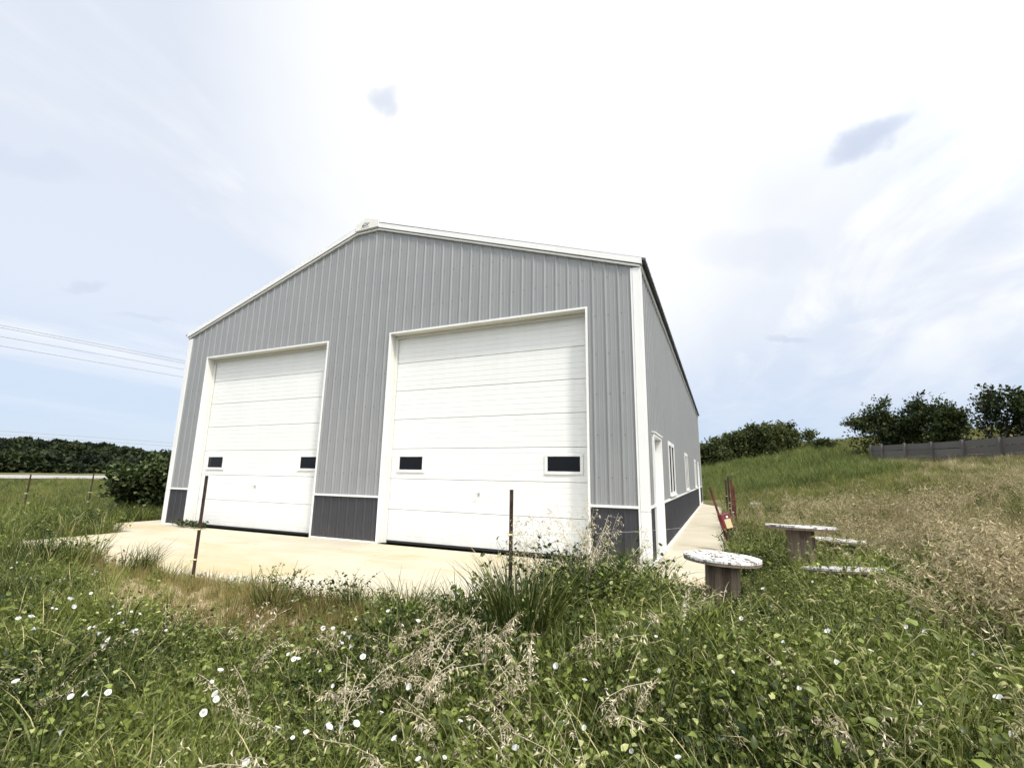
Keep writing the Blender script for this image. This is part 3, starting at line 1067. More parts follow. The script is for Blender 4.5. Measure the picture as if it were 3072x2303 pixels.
# ------------------------------------------------------------------ wooden cable reels used as tables
def cable_reel(x, y, zb, height, dia, drum, label, tilt=(0, 0), rz=0.0, seed=0, planks=5):
    r = random.Random(seed)
    root = empty("cable_reel", (x, y, zb))
    Rr = dia / 2
    th = 0.024
    N = 56

    def slab_poly(xa, xb):
        pts = []
        for k in range(N + 1):
            xx = xa + (xb - xa) * k / N
            pts.append((xx, -math.sqrt(max(0, Rr * Rr - xx * xx))))
        for k in range(N, -1, -1):
            xx = xa + (xb - xa) * k / N
            pts.append((xx, math.sqrt(max(0, Rr * Rr - xx * xx))))
        return [p for i, p in enumerate(pts) if i == 0 or (abs(p[0] - pts[i - 1][0]) + abs(p[1] - pts[i - 1][1])) > 1e-5]

    def child(name, mb, mat, cut=None):
        V = np.array(mb.v)
        me = mesh_from(name, V, mb.f, mat)
        o = bpy.data.objects.new(name, me)
        COL.objects.link(o)
        if cut:
            md = o.modifiers.new("cut", "BOOLEAN")
            md.operation = "DIFFERENCE"
            md.object = cut
            md.solver = "EXACT"
            dg = bpy.context.evaluated_depsgraph_get()
            me2 = bpy.data.meshes.new_from_object(o.evaluated_get(dg))
            o.modifiers.clear()
            o.data = me2
        o.parent = root
        WLOC[o] = Vector((x, y, zb))
        return o

    cut = MB()
    for (hx, hy, hr) in ((0, 0, 0.036), (-0.13, 0.07, 0.028), (0.115, 0.09, 0.026), (-0.03, -0.085, 0.030), (0.10, -0.10, 0.026)):
        cut.tube([(hx, hy, height - 0.2), (hx, hy, height + 0.1)], hr, 14)
    cme = mesh_from("cutter", cut.v, cut.f, "rubber")
    co = bpy.data.objects.new("cutter", cme)
    COL.objects.link(co)
    edges = [-Rr + dia * k / planks for k in range(planks + 1)]
    for k in range(planks):
        dz = r.uniform(-0.003, 0.003)
        mb = MB().prism(slab_poly(edges[k] + 0.0045, edges[k + 1] - 0.0045), "z", height - th + dz, height + dz)
        child("flange_plank", mb, "reel_paint", co)
    # second, crosswise layer beneath, and the bottom flange
    for k in range(planks):
        pl = [(v_, u_) for u_, v_ in slab_poly(edges[k] + 0.002, edges[k + 1] - 0.002)][::-1]
        pl = [(a * 0.992, c_ * 0.992) for a, c_ in pl]
        mb = MB().prism(pl, "z", height - 2 * th - 0.005, height - th - 0.0045)
        child("backing_plank", mb, "reel_wood", co)
        mb = MB().prism(slab_poly(edges[k] + 0.0025, edges[k + 1] - 0.0025), "z", 0.0, 2 * th)
        child("base_plank", mb, "reel_wood")
    bpy.data.objects.remove(co)
    ns = 14
    for k in range(ns):
        a0, a1 = 2 * math.pi * k / ns + 0.012, 2 * math.pi * (k + 1) / ns - 0.012
        ro = drum / 2 + r.uniform(-0.003, 0.003)
        poly = [(ro * math.cos(a0), ro * math.sin(a0)), (ro * math.cos(a1), ro * math.sin(a1)), ((ro - 0.022) * math.cos(a1), (ro - 0.022) * math.sin(a1)), ((ro - 0.022) * math.cos(a0), (ro - 0.022) * math.sin(a0))]
        child("drum_stave", MB().prism(poly, "z", 2 * th + 0.001, height - 2 * th - 0.006), "reel_wood")
    core = MB().tube([(0, 0, 2 * th + 0.002), (0, 0, height - 2 * th - 0.007)], drum / 2 - 0.03, 20)
    child("drum_core", core, "rubber")
    for k in range(4):
        a = 0.6 + k * math.pi / 2
        child("bolt", MB().tube([(drum * 0.42 * math.cos(a), drum * 0.42 * math.sin(a), height - 0.01), (drum * 0.42 * math.cos(a), drum * 0.42 * math.sin(a), height + 0.008)], 0.012, 6), "post_rust")
    root.rotation_euler = (tilt[0], tilt[1], rz)
    tag(root, label, "cable reel")
    return root


def gz(x, y):
    return float(ground_z(x, y))


cable_reel(1.00, -1.62, gz(1.0, -1.62) - 0.01, 0.50 - gz(1.0, -1.62), 0.83, 0.37, "nearest cable reel table with peeling white round top and holes", tilt=(0.0, 0.035), rz=0.25, seed=1)
cable_reel(2.08, 0.45, gz(2.08, 0.45) - 0.02, 0.725 - gz(2.08, 0.45), 0.90, 0.36, "taller cable reel table standing behind the near one, dark drum showing", tilt=(-0.045, 0.03), rz=0.5, seed=2)
cable_reel(2.40, -0.62, gz(2.4, -0.62) - 0.08, 0.40 - gz(2.4, -0.62), 0.84, 0.36, "low cable reel sunk in weeds with only its white edge showing", tilt=(-0.12, 0.05), rz=0.9, seed=3)
cable_reel(2.72, 1.75, gz(2.72, 1.75) - 0.08, 0.50 - gz(2.72, 1.75), 0.84, 0.36, "cable reel mostly hidden behind the taller reel table", tilt=(-0.05, 0.03), rz=0.2, seed=4)

# ------------------------------------------------------------------ grey board fence on the hill
FL, FR = np.array([12.55, 39.3]), np.array([17.6, 23.0])
fence = empty("board_fence", (float(FL[0]), float(FL[1]), gz(*FL)))
tag(fence, "weathered grey board fence on the hill below the trees", "fence")
L_f = np.linalg.norm(FR - FL)
dfn = (FR - FL) / L_f
stations = [0.0, 1.35] + [1.35 + 2.55 * k for k in range(1, 7)]
nrm = np.array([dfn[1], -dfn[0]])
if nrm @ (CAM[:2] - FL) < 0:
    nrm = -nrm
for i, s in enumerate(stations):
    p = FL + dfn * s
    z = gz(*p)
    hgt = 1.36 + random.uniform(-0.03, 0.05)
    a, c_ = dfn * 0.07, nrm * 0.07
    q = p + nrm * 0.10
    poly = [tuple(q - a - c_), tuple(q + a - c_), tuple(q + a + c_), tuple(q - a + c_)]
    MB().prism(poly, "z", z - 0.4, z + hgt).build("post", "fence_wood", fence)
    if i == len(stations) - 1:
        break
    p2 = FL + dfn * stations[i + 1]
    z2 = gz(*p2)
    for k, (b0, b1) in enumerate(((0.02, 0.40), (0.425, 0.83), (0.855, 1.27))):
        j0, j1 = random.uniform(-0.02, 0.02), random.uniform(-0.02, 0.02)
        V = []
        for (pp, zz, jj) in ((p, z, j0), (p2, z2, j1)):
            for dn in (-0.02, 0.02):
                for hh_ in (b0, b1):
                    V.append((pp[0] + nrm[0] * dn, pp[1] + nrm[1] * dn, zz + hh_ + jj))
        obj("board", V, [(0, 1, 3, 2), (4, 6, 7, 5), (0, 4, 5, 1), (2, 3, 7, 6), (1, 5, 7, 3), (0, 2, 6, 4)], "fence_wood", fence)

# ------------------------------------------------------------------ highway on the left, and overhead wires
az = math.radians(-67)
dn_ = np.array([math.sin(az), math.cos(az)]); dt_ = np.array([math.cos(az), -math.sin(az)])
o0 = CAM[:2]
def road_strip(name, d0, d1, z0, z1, mat, skirt):
    V = []
    for t in (-400, 400):
        for d, z in ((d0 - 3, z0 - skirt), (d0, z0), (d1, z1), (d1 + 3, z1 - skirt)):
            p = o0 + dn_ * d + dt_ * t
            V.append((p[0], p[1], z))
    F = [(i, i + 1, 5 + i, 4 + i) for i in range(3)]
    return obj(name, V, F, mat)


rd = road_strip("road", 77.0, 92.0, 0.19, 0.33, "road_surface", 0.0)
tag(rd, "pale highway running across the left background", None, kind="structure")
bank = road_strip("road_bank", 76.0, 93.0, 0.16, 0.30, "ground", 0.9)
tag(bank, "low grassy bank carrying the highway", None, kind="structure")


def far_wire(p0, p1, D, sag, label, rad, D2=None):
    """overhead wire seen at two points, D metres away; carried on well past both"""
    def at(px, d):
        q = pixel_ray(*px)
        return CAM + q * d / math.hypot(q[0], q[1])
    a, c_ = at(p0, D), at(p1, D2 or D)
    dd = c_ - a
    a2, c2 = a - dd * 1.2, c_ + dd * 1.2
    pts = []
    for i in range(25):
        t = i / 24
        q = a2 + (c2 - a2) * t
        q[2] -= sag * (0.13 - (t - 0.5) ** 2) * 4 * -1 * 0.25
        pts.append(q)
    o = MB().tube(pts, rad, 5).build("power_line", "cable")
    tag(o, label, "power line", "overhead power lines on the left")


for (p0, p1, lab) in (((0, 978), (555, 1085), "topmost overhead power wire left of the building"), ((0, 985), (553, 1092), "overhead wire running just under the topmost wire"),
                      ((0, 1012), (550, 1110), "third overhead wire down left of the building"), ((0, 1040), (547, 1133), "lowest of the four near overhead wires")):
    far_wire(p0, p1, 45, 0.6, lab, 0.017, 47)
for (p0, p1, lab) in (((0, 1294), (520, 1330), "upper of the two faint distant wires above the woods"), ((0, 1305), (520, 1340), "lower of the two faint distant wires above the woods")):
    far_wire(p0, p1, 110, 1.0, lab, 0.03, 112)

# ------------------------------------------------------------------ plant meshes
def blades(n, r0, len_rng, wid_rng, bend_rng, droop, seed, segs=3, az0=None, az_spread=math.pi, lean0=0.0):
    g = np.random.default_rng(seed)
    a = g.uniform(0, 2 * math.pi, n); rr = r0 * np.sqrt(g.uniform(0, 1, n))
    base = np.stack([rr * np.cos(a), rr * np.sin(a), np.zeros(n)], 1)
    az_ = (a + g.normal(0, 0.8, n)) if az0 is None else az0 + g.uniform(-az_spread, az_spread, n)
    L_ = g.uniform(*len_rng, n); w_ = g.uniform(*wid_rng, n); bd = g.uniform(*bend_rng, n); dr_ = droop * g.uniform(0.4, 1.2, n)
    d = np.stack([np.cos(az_), np.sin(az_), np.zeros(n)], 1)
    tw = g.normal(0, 0.7, n)
    sd = np.stack([-np.sin(az_ + tw), np.cos(az_ + tw), 0.25 * np.sin(tw)], 1)
    V = []
    for k in range(segs + 1):
        t = k / segs
        c = base + d * (L_ * (lean0 * t + bd * t ** 1.8))[:, None]
        c[:, 2] += L_ * (t - dr_ * t ** 2.4)
        wk = w_ * (1 - t) ** 0.7 * (0.75 + 0.5 * min(1, 3 * t))
        if k == segs:
            wk = w_ * 0.03
        V.append(c - sd * wk[:, None] / 2)
        V.append(c + sd * wk[:, None] / 2)
    V = np.stack(V, 1)                 # n, 2*(segs+1), 3
    idx = np.arange(n)[:, None] * (2 * (segs + 1))
    F = np.concatenate([np.stack([idx[:, 0] + 2 * k, idx[:, 0] + 2 * k + 1, idx[:, 0] + 2 * k + 3, idx[:, 0] + 2 * k + 2], 1) for k in range(segs)])
    rnd = np.repeat(g.uniform(0, 1, n), 2 * (segs + 1))
    return V.reshape(-1, 3), F, rnd


def leaves(P, N, size, seed, aspect=0.62, fold=0.25, up=0.6, simple=False):
    """folded ovate leaves at points P, growing along N (outward)"""
    g = np.random.default_rng(seed)
    n = len(P)
    t = N + g.normal(0, 0.45, (n, 3)); t /= np.linalg.norm(t, axis=1)[:, None]
    nn = g.normal(0, 0.5, (n, 3)) + np.array([0, 0, up]); nn -= t * np.sum(nn * t, 1)[:, None]; nn /= np.linalg.norm(nn, axis=1)[:, None]
    s = np.cross(t, nn)
    L_ = (size * g.uniform(0.6, 1.25, n))[:, None]
    a = aspect * 0.5
    if simple:
        q1 = P + t * L_ * 0.42 + s * L_ * a + nn * L_ * fold * 0.35
        q2 = P + t * L_ - nn * L_ * 0.12
        q3 = P + t * L_ * 0.42 - s * L_ * a + nn * L_ * fold * 0.35
        qm = P + t * L_ * 0.5
        V = np.stack([P, q1, q2, q3, qm], 1).reshape(-1, 3)
        i = np.arange(n)[:, None] * 5
        F = np.concatenate([i + np.array([[0, 1, 4]]), i + np.array([[1, 2, 4]]), i + np.array([[4, 2, 3]]), i + np.array([[0, 4, 3]])])
        return V, F, np.repeat(g.uniform(0, 1, n), 5)
    up_ = nn * L_ * fold * 0.4
    l1, r1 = P + t * L_ * 0.26 + s * L_ * a + up_, P + t * L_ * 0.26 - s * L_ * a + up_
    l2, r2 = P + t * L_ * 0.66 + s * L_ * a * 0.78 + up_ * 0.8, P + t * L_ * 0.66 - s * L_ * a * 0.78 + up_ * 0.8
    c1, c2 = P + t * L_ * 0.28, P + t * L_ * 0.66 - nn * L_ * 0.03
    tip = P + t * L_ - nn * L_ * g.uniform(0.05, 0.3, n)[:, None]
    V = np.stack([P, l1, r1, c1, l2, r2, c2, tip], 1).reshape(-1, 3)
    i = np.arange(n)[:, None] * 8
    F = np.concatenate([i + np.array([q]) for q in ([0, 1, 3], [0, 3, 2], [1, 4, 3], [4, 6, 3], [3, 6, 2], [6, 5, 2], [4, 7, 6], [6, 7, 5])])
    return V, F, np.repeat(g.uniform(0, 1, n), 8)


def tri(F):
    return np.concatenate([F[:, [0, 1, 2]], F[:, [0, 2, 3]]]) if F.shape[1] == 4 else F


class PM:
    """plant mesh with several materials"""
    def __init__(self):
        self.V, self.F, self.R, self.M, self.n = [], [], [], [], 0
        self.mats = []

    def add(self, V, F, R_, mat):
        F = tri(np.asarray(F))
        if mat not in self.mats:
            self.mats.append(mat)
        self.V.append(V); self.F.append(F + self.n); self.R.append(R_)
        self.M.append(np.full(len(F), self.mats.index(mat)))
        self.n += len(V)
        return self

    def mesh(self, name):
        return mesh_from(name, np.concatenate(self.V), np.concatenate(self.F), self.mats, rnd=np.concatenate(self.R), midx=np.concatenate(self.M))


def curve_tube(P, rad, n=3):
    mb = MB().tube(P, rad, n, cap=False)
    return np.array(mb.v), np.array(mb.f)


def stem_curve(L_, az_, lean, droop, k=7):
    out = []
    for i in range(k):
        t = i / (k - 1)
        h = L_ * (lean * t + droop * t ** 3)
        out.append((h * math.cos(az_), h * math.sin(az_), L_ * (t - 0.45 * droop * t ** 3.2)))
    return out


def m_grass(seed, n=34, ln=(0.22, 0.5), wd=(0.004, 0.009), bend=(0.1, 0.55), droop=0.25, r0=0.07, mat="grass_green", segs=3):
    return PM().add(*blades(n, r0, ln, wd, bend, droop, seed, segs), mat)


def m_weed(seed, h=0.32, n=70, size=0.034, mat="weed_leaf"):
    g = np.random.default_rng(seed)
    pm = PM()
    Ps, Ns = [], []
    for k in range(9):
        a = g.uniform(0, 6.28)
        c = stem_curve(h * g.uniform(0.6, 1.15), a, g.uniform(0.1, 0.7), g.uniform(0, 0.4), 6)
        off = np.array([g.normal(0, 0.05), g.normal(0, 0.05), 0])
        c = [np.array(q) + off for q in c]
        V, F = curve_tube(c, 0.0018)
        pm.add(V, F, np.full(len(V), g.uniform()), mat)
        for j in range(n // 9):
            t = g.uniform(0.25, 1.0) * 5
            i0 = min(4, int(t)); q = c[i0] + (c[i0 + 1] - c[i0]) * (t - i0)
            an = g.uniform(0, 6.28)
            Ps.append(q + g.normal(0, 0.006, 3)); Ns.append((math.cos(an), math.sin(an), g.uniform(-0.1, 0.8)))
    pm.add(*leaves(np.array(Ps), np.array(Ns), size, seed + 5), mat)
    return pm


def m_foxtail(seed, big=1.0):
    g = np.random.default_rng(seed)
    pm = PM().add(*blades(14, 0.05, (0.2, 0.42), (0.005, 0.010), (0.15, 0.6), 0.3, seed), "grass_green")
    for k in range(3):
        a = g.uniform(0, 6.28)
        L_ = g.uniform(0.34, 0.56) * big
        c = stem_curve(L_, a, g.uniform(0.05, 0.25), g.uniform(0.05, 0.25), 5)
        off = np.array([g.normal(0, 0.03), g.normal(0, 0.03), 0])
        c = [np.array(q) + off for q in c]
        V, F = curve_tube(c, 0.0015)
        pm.add(V, F, np.full(len(V), g.uniform()), "grass_green")
        # bristly head nodding over
        hl = g.uniform(0.035, 0.065) * big
        hd = []
        for i in range(6):
            t = i / 5
            hd.append(c[-1] + hl * np.array([math.cos(a) * 0.75 * t ** 1.1, math.sin(a) * 0.75 * t ** 1.1, 0.75 * t - 0.85 * t * t]))
        V, F = curve_tube(hd, [0.002, 0.0042, 0.0048, 0.0044, 0.0035, 0.0015], 5)
        pm.add(V, F, np.full(len(V), g.uniform()), "foxtail_head")
        nb = 26
        ts = g.uniform(0, 5, nb)
        B0 = np.array([hd[min(4, int(t))] + (hd[min(4, int(t)) + 1] - hd[min(4, int(t))]) * (t - min(4, int(t))) for t in ts])
        dv = g.normal(0, 1, (nb, 3)); dv /= np.linalg.norm(dv, axis=1)[:, None]
        tip = B0 + dv * 0.011
        s = np.cross(dv, g.normal(0, 1, (nb, 3))); s /= np.linalg.norm(s, axis=1)[:, None]
        V = np.stack([B0 - s * 0.001, B0 + s * 0.001, tip], 1).reshape(-1, 3)
        pm.add(V, np.arange(nb * 3).reshape(-1, 3), np.repeat(g.uniform(0, 1, nb), 3), "foxtail_head")
    return pm


def panicle(pm, g, c, az_, L_, mat, n=16, size=0.040):
    """drooping seed head of brome: thin spikelets hanging off the upper stem"""
    c = [np.array(q) for q in c]
    k = len(c) - 1
    P, T = [], []
    for i in range(n):
        t = g.uniform(0.58, 1.0) * k
        i0 = min(k - 1, int(t)); q = c[i0] + (c[i0 + 1] - c[i0]) * (t - i0)
        a = az_ + g.normal(0, 0.9)
        out = L_ * g.uniform(0.02, 0.10)
        d = np.array([math.cos(a), math.sin(a), g.uniform(-0.5, 0.6)])
        P.append(q + d * out * 0.6); T.append(d * 0.55 + np.array([0, 0, -0.55]))
        V, F = curve_tube([q, q + d * out * 0.6], 0.0006)
        pm.add(V, F, np.full(len(V), g.uniform()), mat)
    P, T = np.array(P), np.array(T)
    pm.add(*leaves(P, T, size, int(g.integers(1e6)), aspect=0.20, fold=0.6, up=0.1, simple=True), mat)


def m_brome(seed, h=(0.5, 0.8), stems=5, mat="straw", blades_n=8):
    g = np.random.default_rng(seed)
    pm = PM()
    if blades_n:
        pm.add(*blades(blades_n, 0.06, (0.2, 0.4), (0.003, 0.007), (0.2, 0.7), 0.4, seed), mat)
    a0 = g.uniform(0, 6.28)
    for k in range(stems):
        a = a0 + g.normal(0, 0.9); L_ = g.uniform(*h)
        c = stem_curve(L_, a, g.uniform(0.05, 0.35), g.uniform(0.1, 0.5), 7)
        off = np.array([g.normal(0, 0.04), g.normal(0, 0.04), 0])
        c = [np.array(q) + off for q in c]
        V, F = curve_tube(c, 0.0014)
        pm.add(V, F, np.full(len(V), g.uniform()), mat)
        panicle(pm, g, c, a, L_, mat)
    return pm


SRC = {}


def source(key, meshes):
    """meshes kept out of the scene, used only as instances by the stuff objects"""
    col = bpy.data.collections.new("plants_" + key)
    for i, pm in enumerate(meshes):
        o = bpy.data.objects.new("%s_%02d" % (key, i), pm.mesh("%s_%02d" % (key, i)))
        col.objects.link(o)
    SRC[key] = (col, len(meshes))


source("grass", [m_grass(100 + i) for i in range(6)])
source("short", [m_grass(150 + i, 26, (0.10, 0.26), (0.003, 0.007), (0.1, 0.6), 0.25, 0.07, "grass_green") for i in range(5)])
source("long", [m_grass(170 + i, 16, (0.40, 0.70), (0.007, 0.013), (0.35, 0.85), 0.5, 0.05, "grass_green", 5) for i in range(6)])
source("dark", [m_grass(200 + i, 34, (0.35, 0.75), (0.006, 0.012), (0.15, 0.6), 0.35, 0.10, "grass_dark") for i in range(5)])
source("weed", [m_weed(300 + i) for i in range(7)])
source("lowweed", [m_weed(340 + i, 0.16, 60, 0.030) for i in range(5)])
source("bigweed", [m_weed(360 + i, 0.40, 60, 0.044) for i in range(5)])
source("foxtail", [m_foxtail(400 + i) for i in range(7)])
source("brome", [m_brome(500 + i) for i in range(7)])
source("russet", [m_grass(600 + i, 26, (0.07, 0.24), (0.003, 0.006), (0.05, 0.4), 0.2, 0.07, "grass_russet") for i in range(5)])
source("rank", [m_grass(250 + i, 44, (0.35, 0.75), (0.008, 0.015), (0.15, 0.6), 0.35, 0.16, "grass_rank", 2) for i in range(5)])
source("hillgrass", [m_grass(700 + i, 46, (0.35, 0.75), (0.008, 0.016), (0.15, 0.5), 0.25, 0.2, "grass_hill", 2) for i in range(5)])
source("hilltan", [m_grass(750 + i, 46, (0.35, 0.75), (0.006, 0.014), (0.15, 0.5), 0.3, 0.2, "grass_tan", 2) for i in range(5)])
source("tanseed", [m_brome(800 + i, (0.45, 0.75), 9, "grass_tan", 10) for i in range(6)])


def stuff(name, key, X, Y, S, label, cat, dz=0.0, lean=0.12, Z=None):
    col, k = SRC[key]
    n = len(X)
    Z = ground_z(X, Y) if Z is None else Z
    V = np.stack([X, Y, Z + dz], 1)
    me = bpy.data.meshes.new(name)
    me.vertices.add(n)
    me.vertices.foreach_set("co", V.astype(np.float32).ravel())
    for an, ty, val in (("scl", "FLOAT", S), ("pick", "INT", rng.integers(0, k, n))):
        a = me.attributes.new(an, ty, "POINT")
        a.data.foreach_set("value", np.asarray(val, np.float32 if ty == "FLOAT" else np.int32))
    a = me.attributes.new("rot", "FLOAT_VECTOR", "POINT")
    rot = np.stack([rng.normal(0, lean, n), rng.normal(0, lean, n), rng.uniform(0, 2 * math.pi, n)], 1)
    a.data.foreach_set("vector", rot.astype(np.float32).ravel())
    o = bpy.data.objects.new(name, me)
    COL.objects.link(o)
    tag(o, label, None, kind="stuff")
    ng = bpy.data.node_groups.new(name, "GeometryNodeTree")
    ng.interface.new_socket("Geometry", in_out="INPUT", socket_type="NodeSocketGeometry")
    ng.interface.new_socket("Geometry", in_out="OUTPUT", socket_type="NodeSocketGeometry")
    gi, go = ng.nodes.new("NodeGroupInput"), ng.nodes.new("NodeGroupOutput")
    ci = ng.nodes.new("GeometryNodeCollectionInfo")
    ci.inputs["Collection"].default_value = col
    ci.inputs["Separate Children"].default_value = True
    ci.inputs["Reset Children"].default_value = True
    ip = ng.nodes.new("GeometryNodeInstanceOnPoints")
    ip.inputs["Pick Instance"].default_value = True

    def att(nm, ty):
        q = ng.nodes.new("GeometryNodeInputNamedAttribute")
        q.data_type = ty
        q.inputs["Name"].default_value = nm
        return q.outputs[0]
    ng.links.new(gi.outputs[0], ip.inputs["Points"])
    ng.links.new(ci.outputs[0], ip.inputs["Instance"])
    ng.links.new(att("pick", "INT"), ip.inputs["Instance Index"])
    er = ng.nodes.new("FunctionNodeEulerToRotation")
    ng.links.new(att("rot", "FLOAT_VECTOR"), er.inputs[0])
    ng.links.new(er.outputs[0], ip.inputs["Rotation"])
    ng.links.new(att("scl", "FLOAT"), ip.inputs["Scale"])
    ng.links.new(ip.outputs[0], go.inputs[0])
    o.modifiers.new("scatter", "NODES").node_group = ng
    return o


# ------------------------------------------------------------------ scatter of ground cover
def paved(x, y, e=0.0):
    s = (x > XL - 1.06 + e) & (x < 1.12 - e) & (y > -1.22 + e) & (y < 23.6)
    s |= (x > -11.15 + e) & (x < -0.67 - e) & (y > -3.52 + e) & (y < 0)
    return s


def polar(n, r0, r1, a0, a1):
    a = np.radians(rng.uniform(a0, a1, n)); r = np.exp(rng.uniform(math.log(r0), math.log(r1), n))
    return CAM[0] + r * np.sin(a), CAM[1] + r * np.cos(a), r


def soil_w(x, y):
    """1 inside the worn strip in front of the apron on the left"""
    r = ((x + 4.3) / 2.9) ** 2 + ((y + 0.10 * x + 4.50) / 0.75) ** 2 + 0.35 * wob(x, y, 0.8, 9)
    return sstep(1.5, 0.7, r)


X, Y, Rr_ = polar(33000, 1.25, 26, -92, 50)
ok = ~paved(X, Y, 0.04)
X, Y, Rr_ = X[ok], Y[ok], Rr_[ok]
u = rng.uniform(0, 1, len(X))
wl = soil_w(X, Y)
leftw = sstep(-2.5, -6.0, X)                               # left verge
hillw = sstep(0.2, 1.6, 0.186 * X + 0.0566 * Y - 0.25)      # right meadow
tanw = sstep(0.9, 2.6, X - 1.3) * sstep(-2.2, 3.2, Y - 0.15 * X + 1.1 * wob(X, Y, 1.4, 21)) + sstep(1.9, 5.2, X + 1.1 * wob(X, Y, 0.9, 5)) * sstep(-4.5, -2.5, Y)
tanw = np.clip(tanw, 0, 1) * np.clip(sstep(15, 8, Y - 0.3 * X + 1.2 * wob(X, Y, 2.5, 23)) + sstep(7, 11, X), 0.12, 1)
nz1 = wob(X, Y, 0.9, 31)
nz2 = wob(X, Y, 0.6, 32)
apron_gap = sstep(0.9, 0.15, np.abs(Y + 3.85)) * ((X > -7.2) & (X < -1.2))   # plants stay low right at the apron edge
W_ = {
    "weed": 2.2 * (1 - leftw * 0.55) * (1 - tanw * 0.70) * np.clip(1 + 0.8 * nz1, 0.1, None),
    "lowweed": 0.9 + 1.0 * leftw,
    "bigweed": 0.35 * (1 - leftw) * np.clip(1 + nz2, 0, None) * (1 - tanw * 0.6),
    "grass": 1.15 + 1.0 * leftw + 0.8 * nz2,
    "long": 0.38 * np.clip(0.6 + 1.2 * wob(X, Y, 0.5, 33), 0, None) * (1 - 0.5 * leftw),
    "short": 0.4 + 1.0 * leftw,
    "foxtail": 0.04 + 1.25 * sstep(0.6, 2.0, X + 0.15 * (Y + 4)) * (1 - tanw * 0.6) + 0.06 * (Y < -5) * (X < 0),
    "brome": 0.015 * (1 - leftw) + 0.5 * np.exp(-((X + 0.30) / 0.80) ** 2 - ((Y + 5.1) / 0.9) ** 2) * np.clip(0.1 + 1.6 * nz2, 0, None) + 0.16 * sstep(1.2, 2.4, X) * sstep(-3.2, -5, Y),
    "tanseed": 0.95 * tanw * np.clip(0.8 + 0.7 * nz1, 0.15, None),
    "russet": 0.12 * leftw,
}
keys = list(W_)
WW = np.stack([np.clip(W_[k], 0.0, None) for k in keys], 1)
soilrow = np.zeros((1, len(keys)))
soilrow[0, keys.index("russet")] = 1.6
soilrow[0, keys.index("short")] = 0.12
soilrow[0, keys.index("lowweed")] = 0.10
WW = WW * (1 - wl[:, None]) + soilrow * wl[:, None]
cum = np.cumsum(WW, 1) / WW.sum(1, keepdims=True)
pick = (u[:, None] > cum).sum(1)
thin = rng.uniform(0, 1, len(X)) < np.where((wl > 0.5) & (Y < -4.0), 0.55 + 0.4 * (nz1 > 0.0), 1.0)
hmap = 1.08 + 0.24 * wob(X, Y, 1.6, 41)
hmap *= 1 - 0.25 * apron_gap
hmap *= 1 - 0.25 * leftw * (Rr_ < 9)
hmap *= 1 - 0.45 * sstep(-3.6, -2.6, Y) * sstep(2.2, 1.6, X) * sstep(0.2, 0.6, X) * sstep(1.0, -0.4, Y)   # trodden round the near reel
hmap *= 1 + 0.25 * sstep(9, 20, Rr_)
hmap *= 1 + 0.5 * wl * sstep(-4.2, -3.8, Y)
hmap *= 1 + 0.1 * sstep(-4.3, -3.8, Y) * (X < -7.0) * (X > -12) * (Y < -3)
hmap *= rng.uniform(0.75, 1.25, len(X))
names = {
    "weed": ("weed_cover", "dense leafy green bindweed and clover covering the foreground", "weeds"),
    "lowweed": ("creeping_weed_cover", "low creeping green leaves between the grasses", "weeds"),
    "bigweed": ("broadleaf_weed_cover", "scattered broad leaved weeds in the foreground", "weeds"),
    "grass": ("green_grass", "green grass blades mixed through the weeds", "grass"),
    "long": ("arching_grass", "long arching grass blades over the foreground weeds", "grass"),
    "short": ("short_grass", "short green grass on the left verge", "grass"),
    "foxtail": ("foxtail_grass", "nodding green foxtail grass on the right foreground", "grass"),
    "brome": ("dry_brome_grass", "pale dry brome seed stalks in the centre foreground", "grass"),
    "tanseed": ("tan_meadow_grass", "tan seeding meadow grass on the right behind the reels", "grass"),
    "russet": ("russet_grass", "short reddish brown dry grass on the worn strip by the apron", "grass"),
}
for i, k in enumerate(keys):
    s = (pick == i) & thin
    if k in ("brome", "foxtail", "tanseed"):
        s &= Rr_ > 1.7
    stuff(names[k][0], k, X[s], Y[s], hmap[s] * (0.8 if k == "brome" else 1.0), names[k][1], names[k][2])

# left field beyond the slab
X, Y, Rr_ = polar(12000, 12, 78, -92, -50)
ok = (X < -13.4) & ~paved(X, Y)
X, Y, Rr_ = X[ok], Y[ok], Rr_[ok]
sel = rng.uniform(0, 1, len(X)) < 0.5 + 0.25 * wob(X, Y, 5, 51)
S = (0.75 + 0.012 * Rr_) * rng.uniform(0.7, 1.2, len(X)) * (1 - 0.35 * sstep(18, 40, Rr_))
stuff("field_grass", "hillgrass", X[sel], Y[sel], S[sel] * 0.8, "green field grass between the building and the highway", "grass")
stuff("rank_grass", "dark", X[~sel], Y[~sel], S[~sel] * 0.8, "tall dark drooping grass beyond the left slab edge", "grass")

# hillside on the right
X, Y, Rr_ = polar(28000, 13, 105, -18, 46)
ok = (X > 1.3 + 0.0 * Y) | (Y > 24)
ok &= ~paved(X, Y) & (Y > -3)
X, Y, Rr_ = X[ok], Y[ok], Rr_[ok]
wv = wob(X, Y, 4.0, 61)
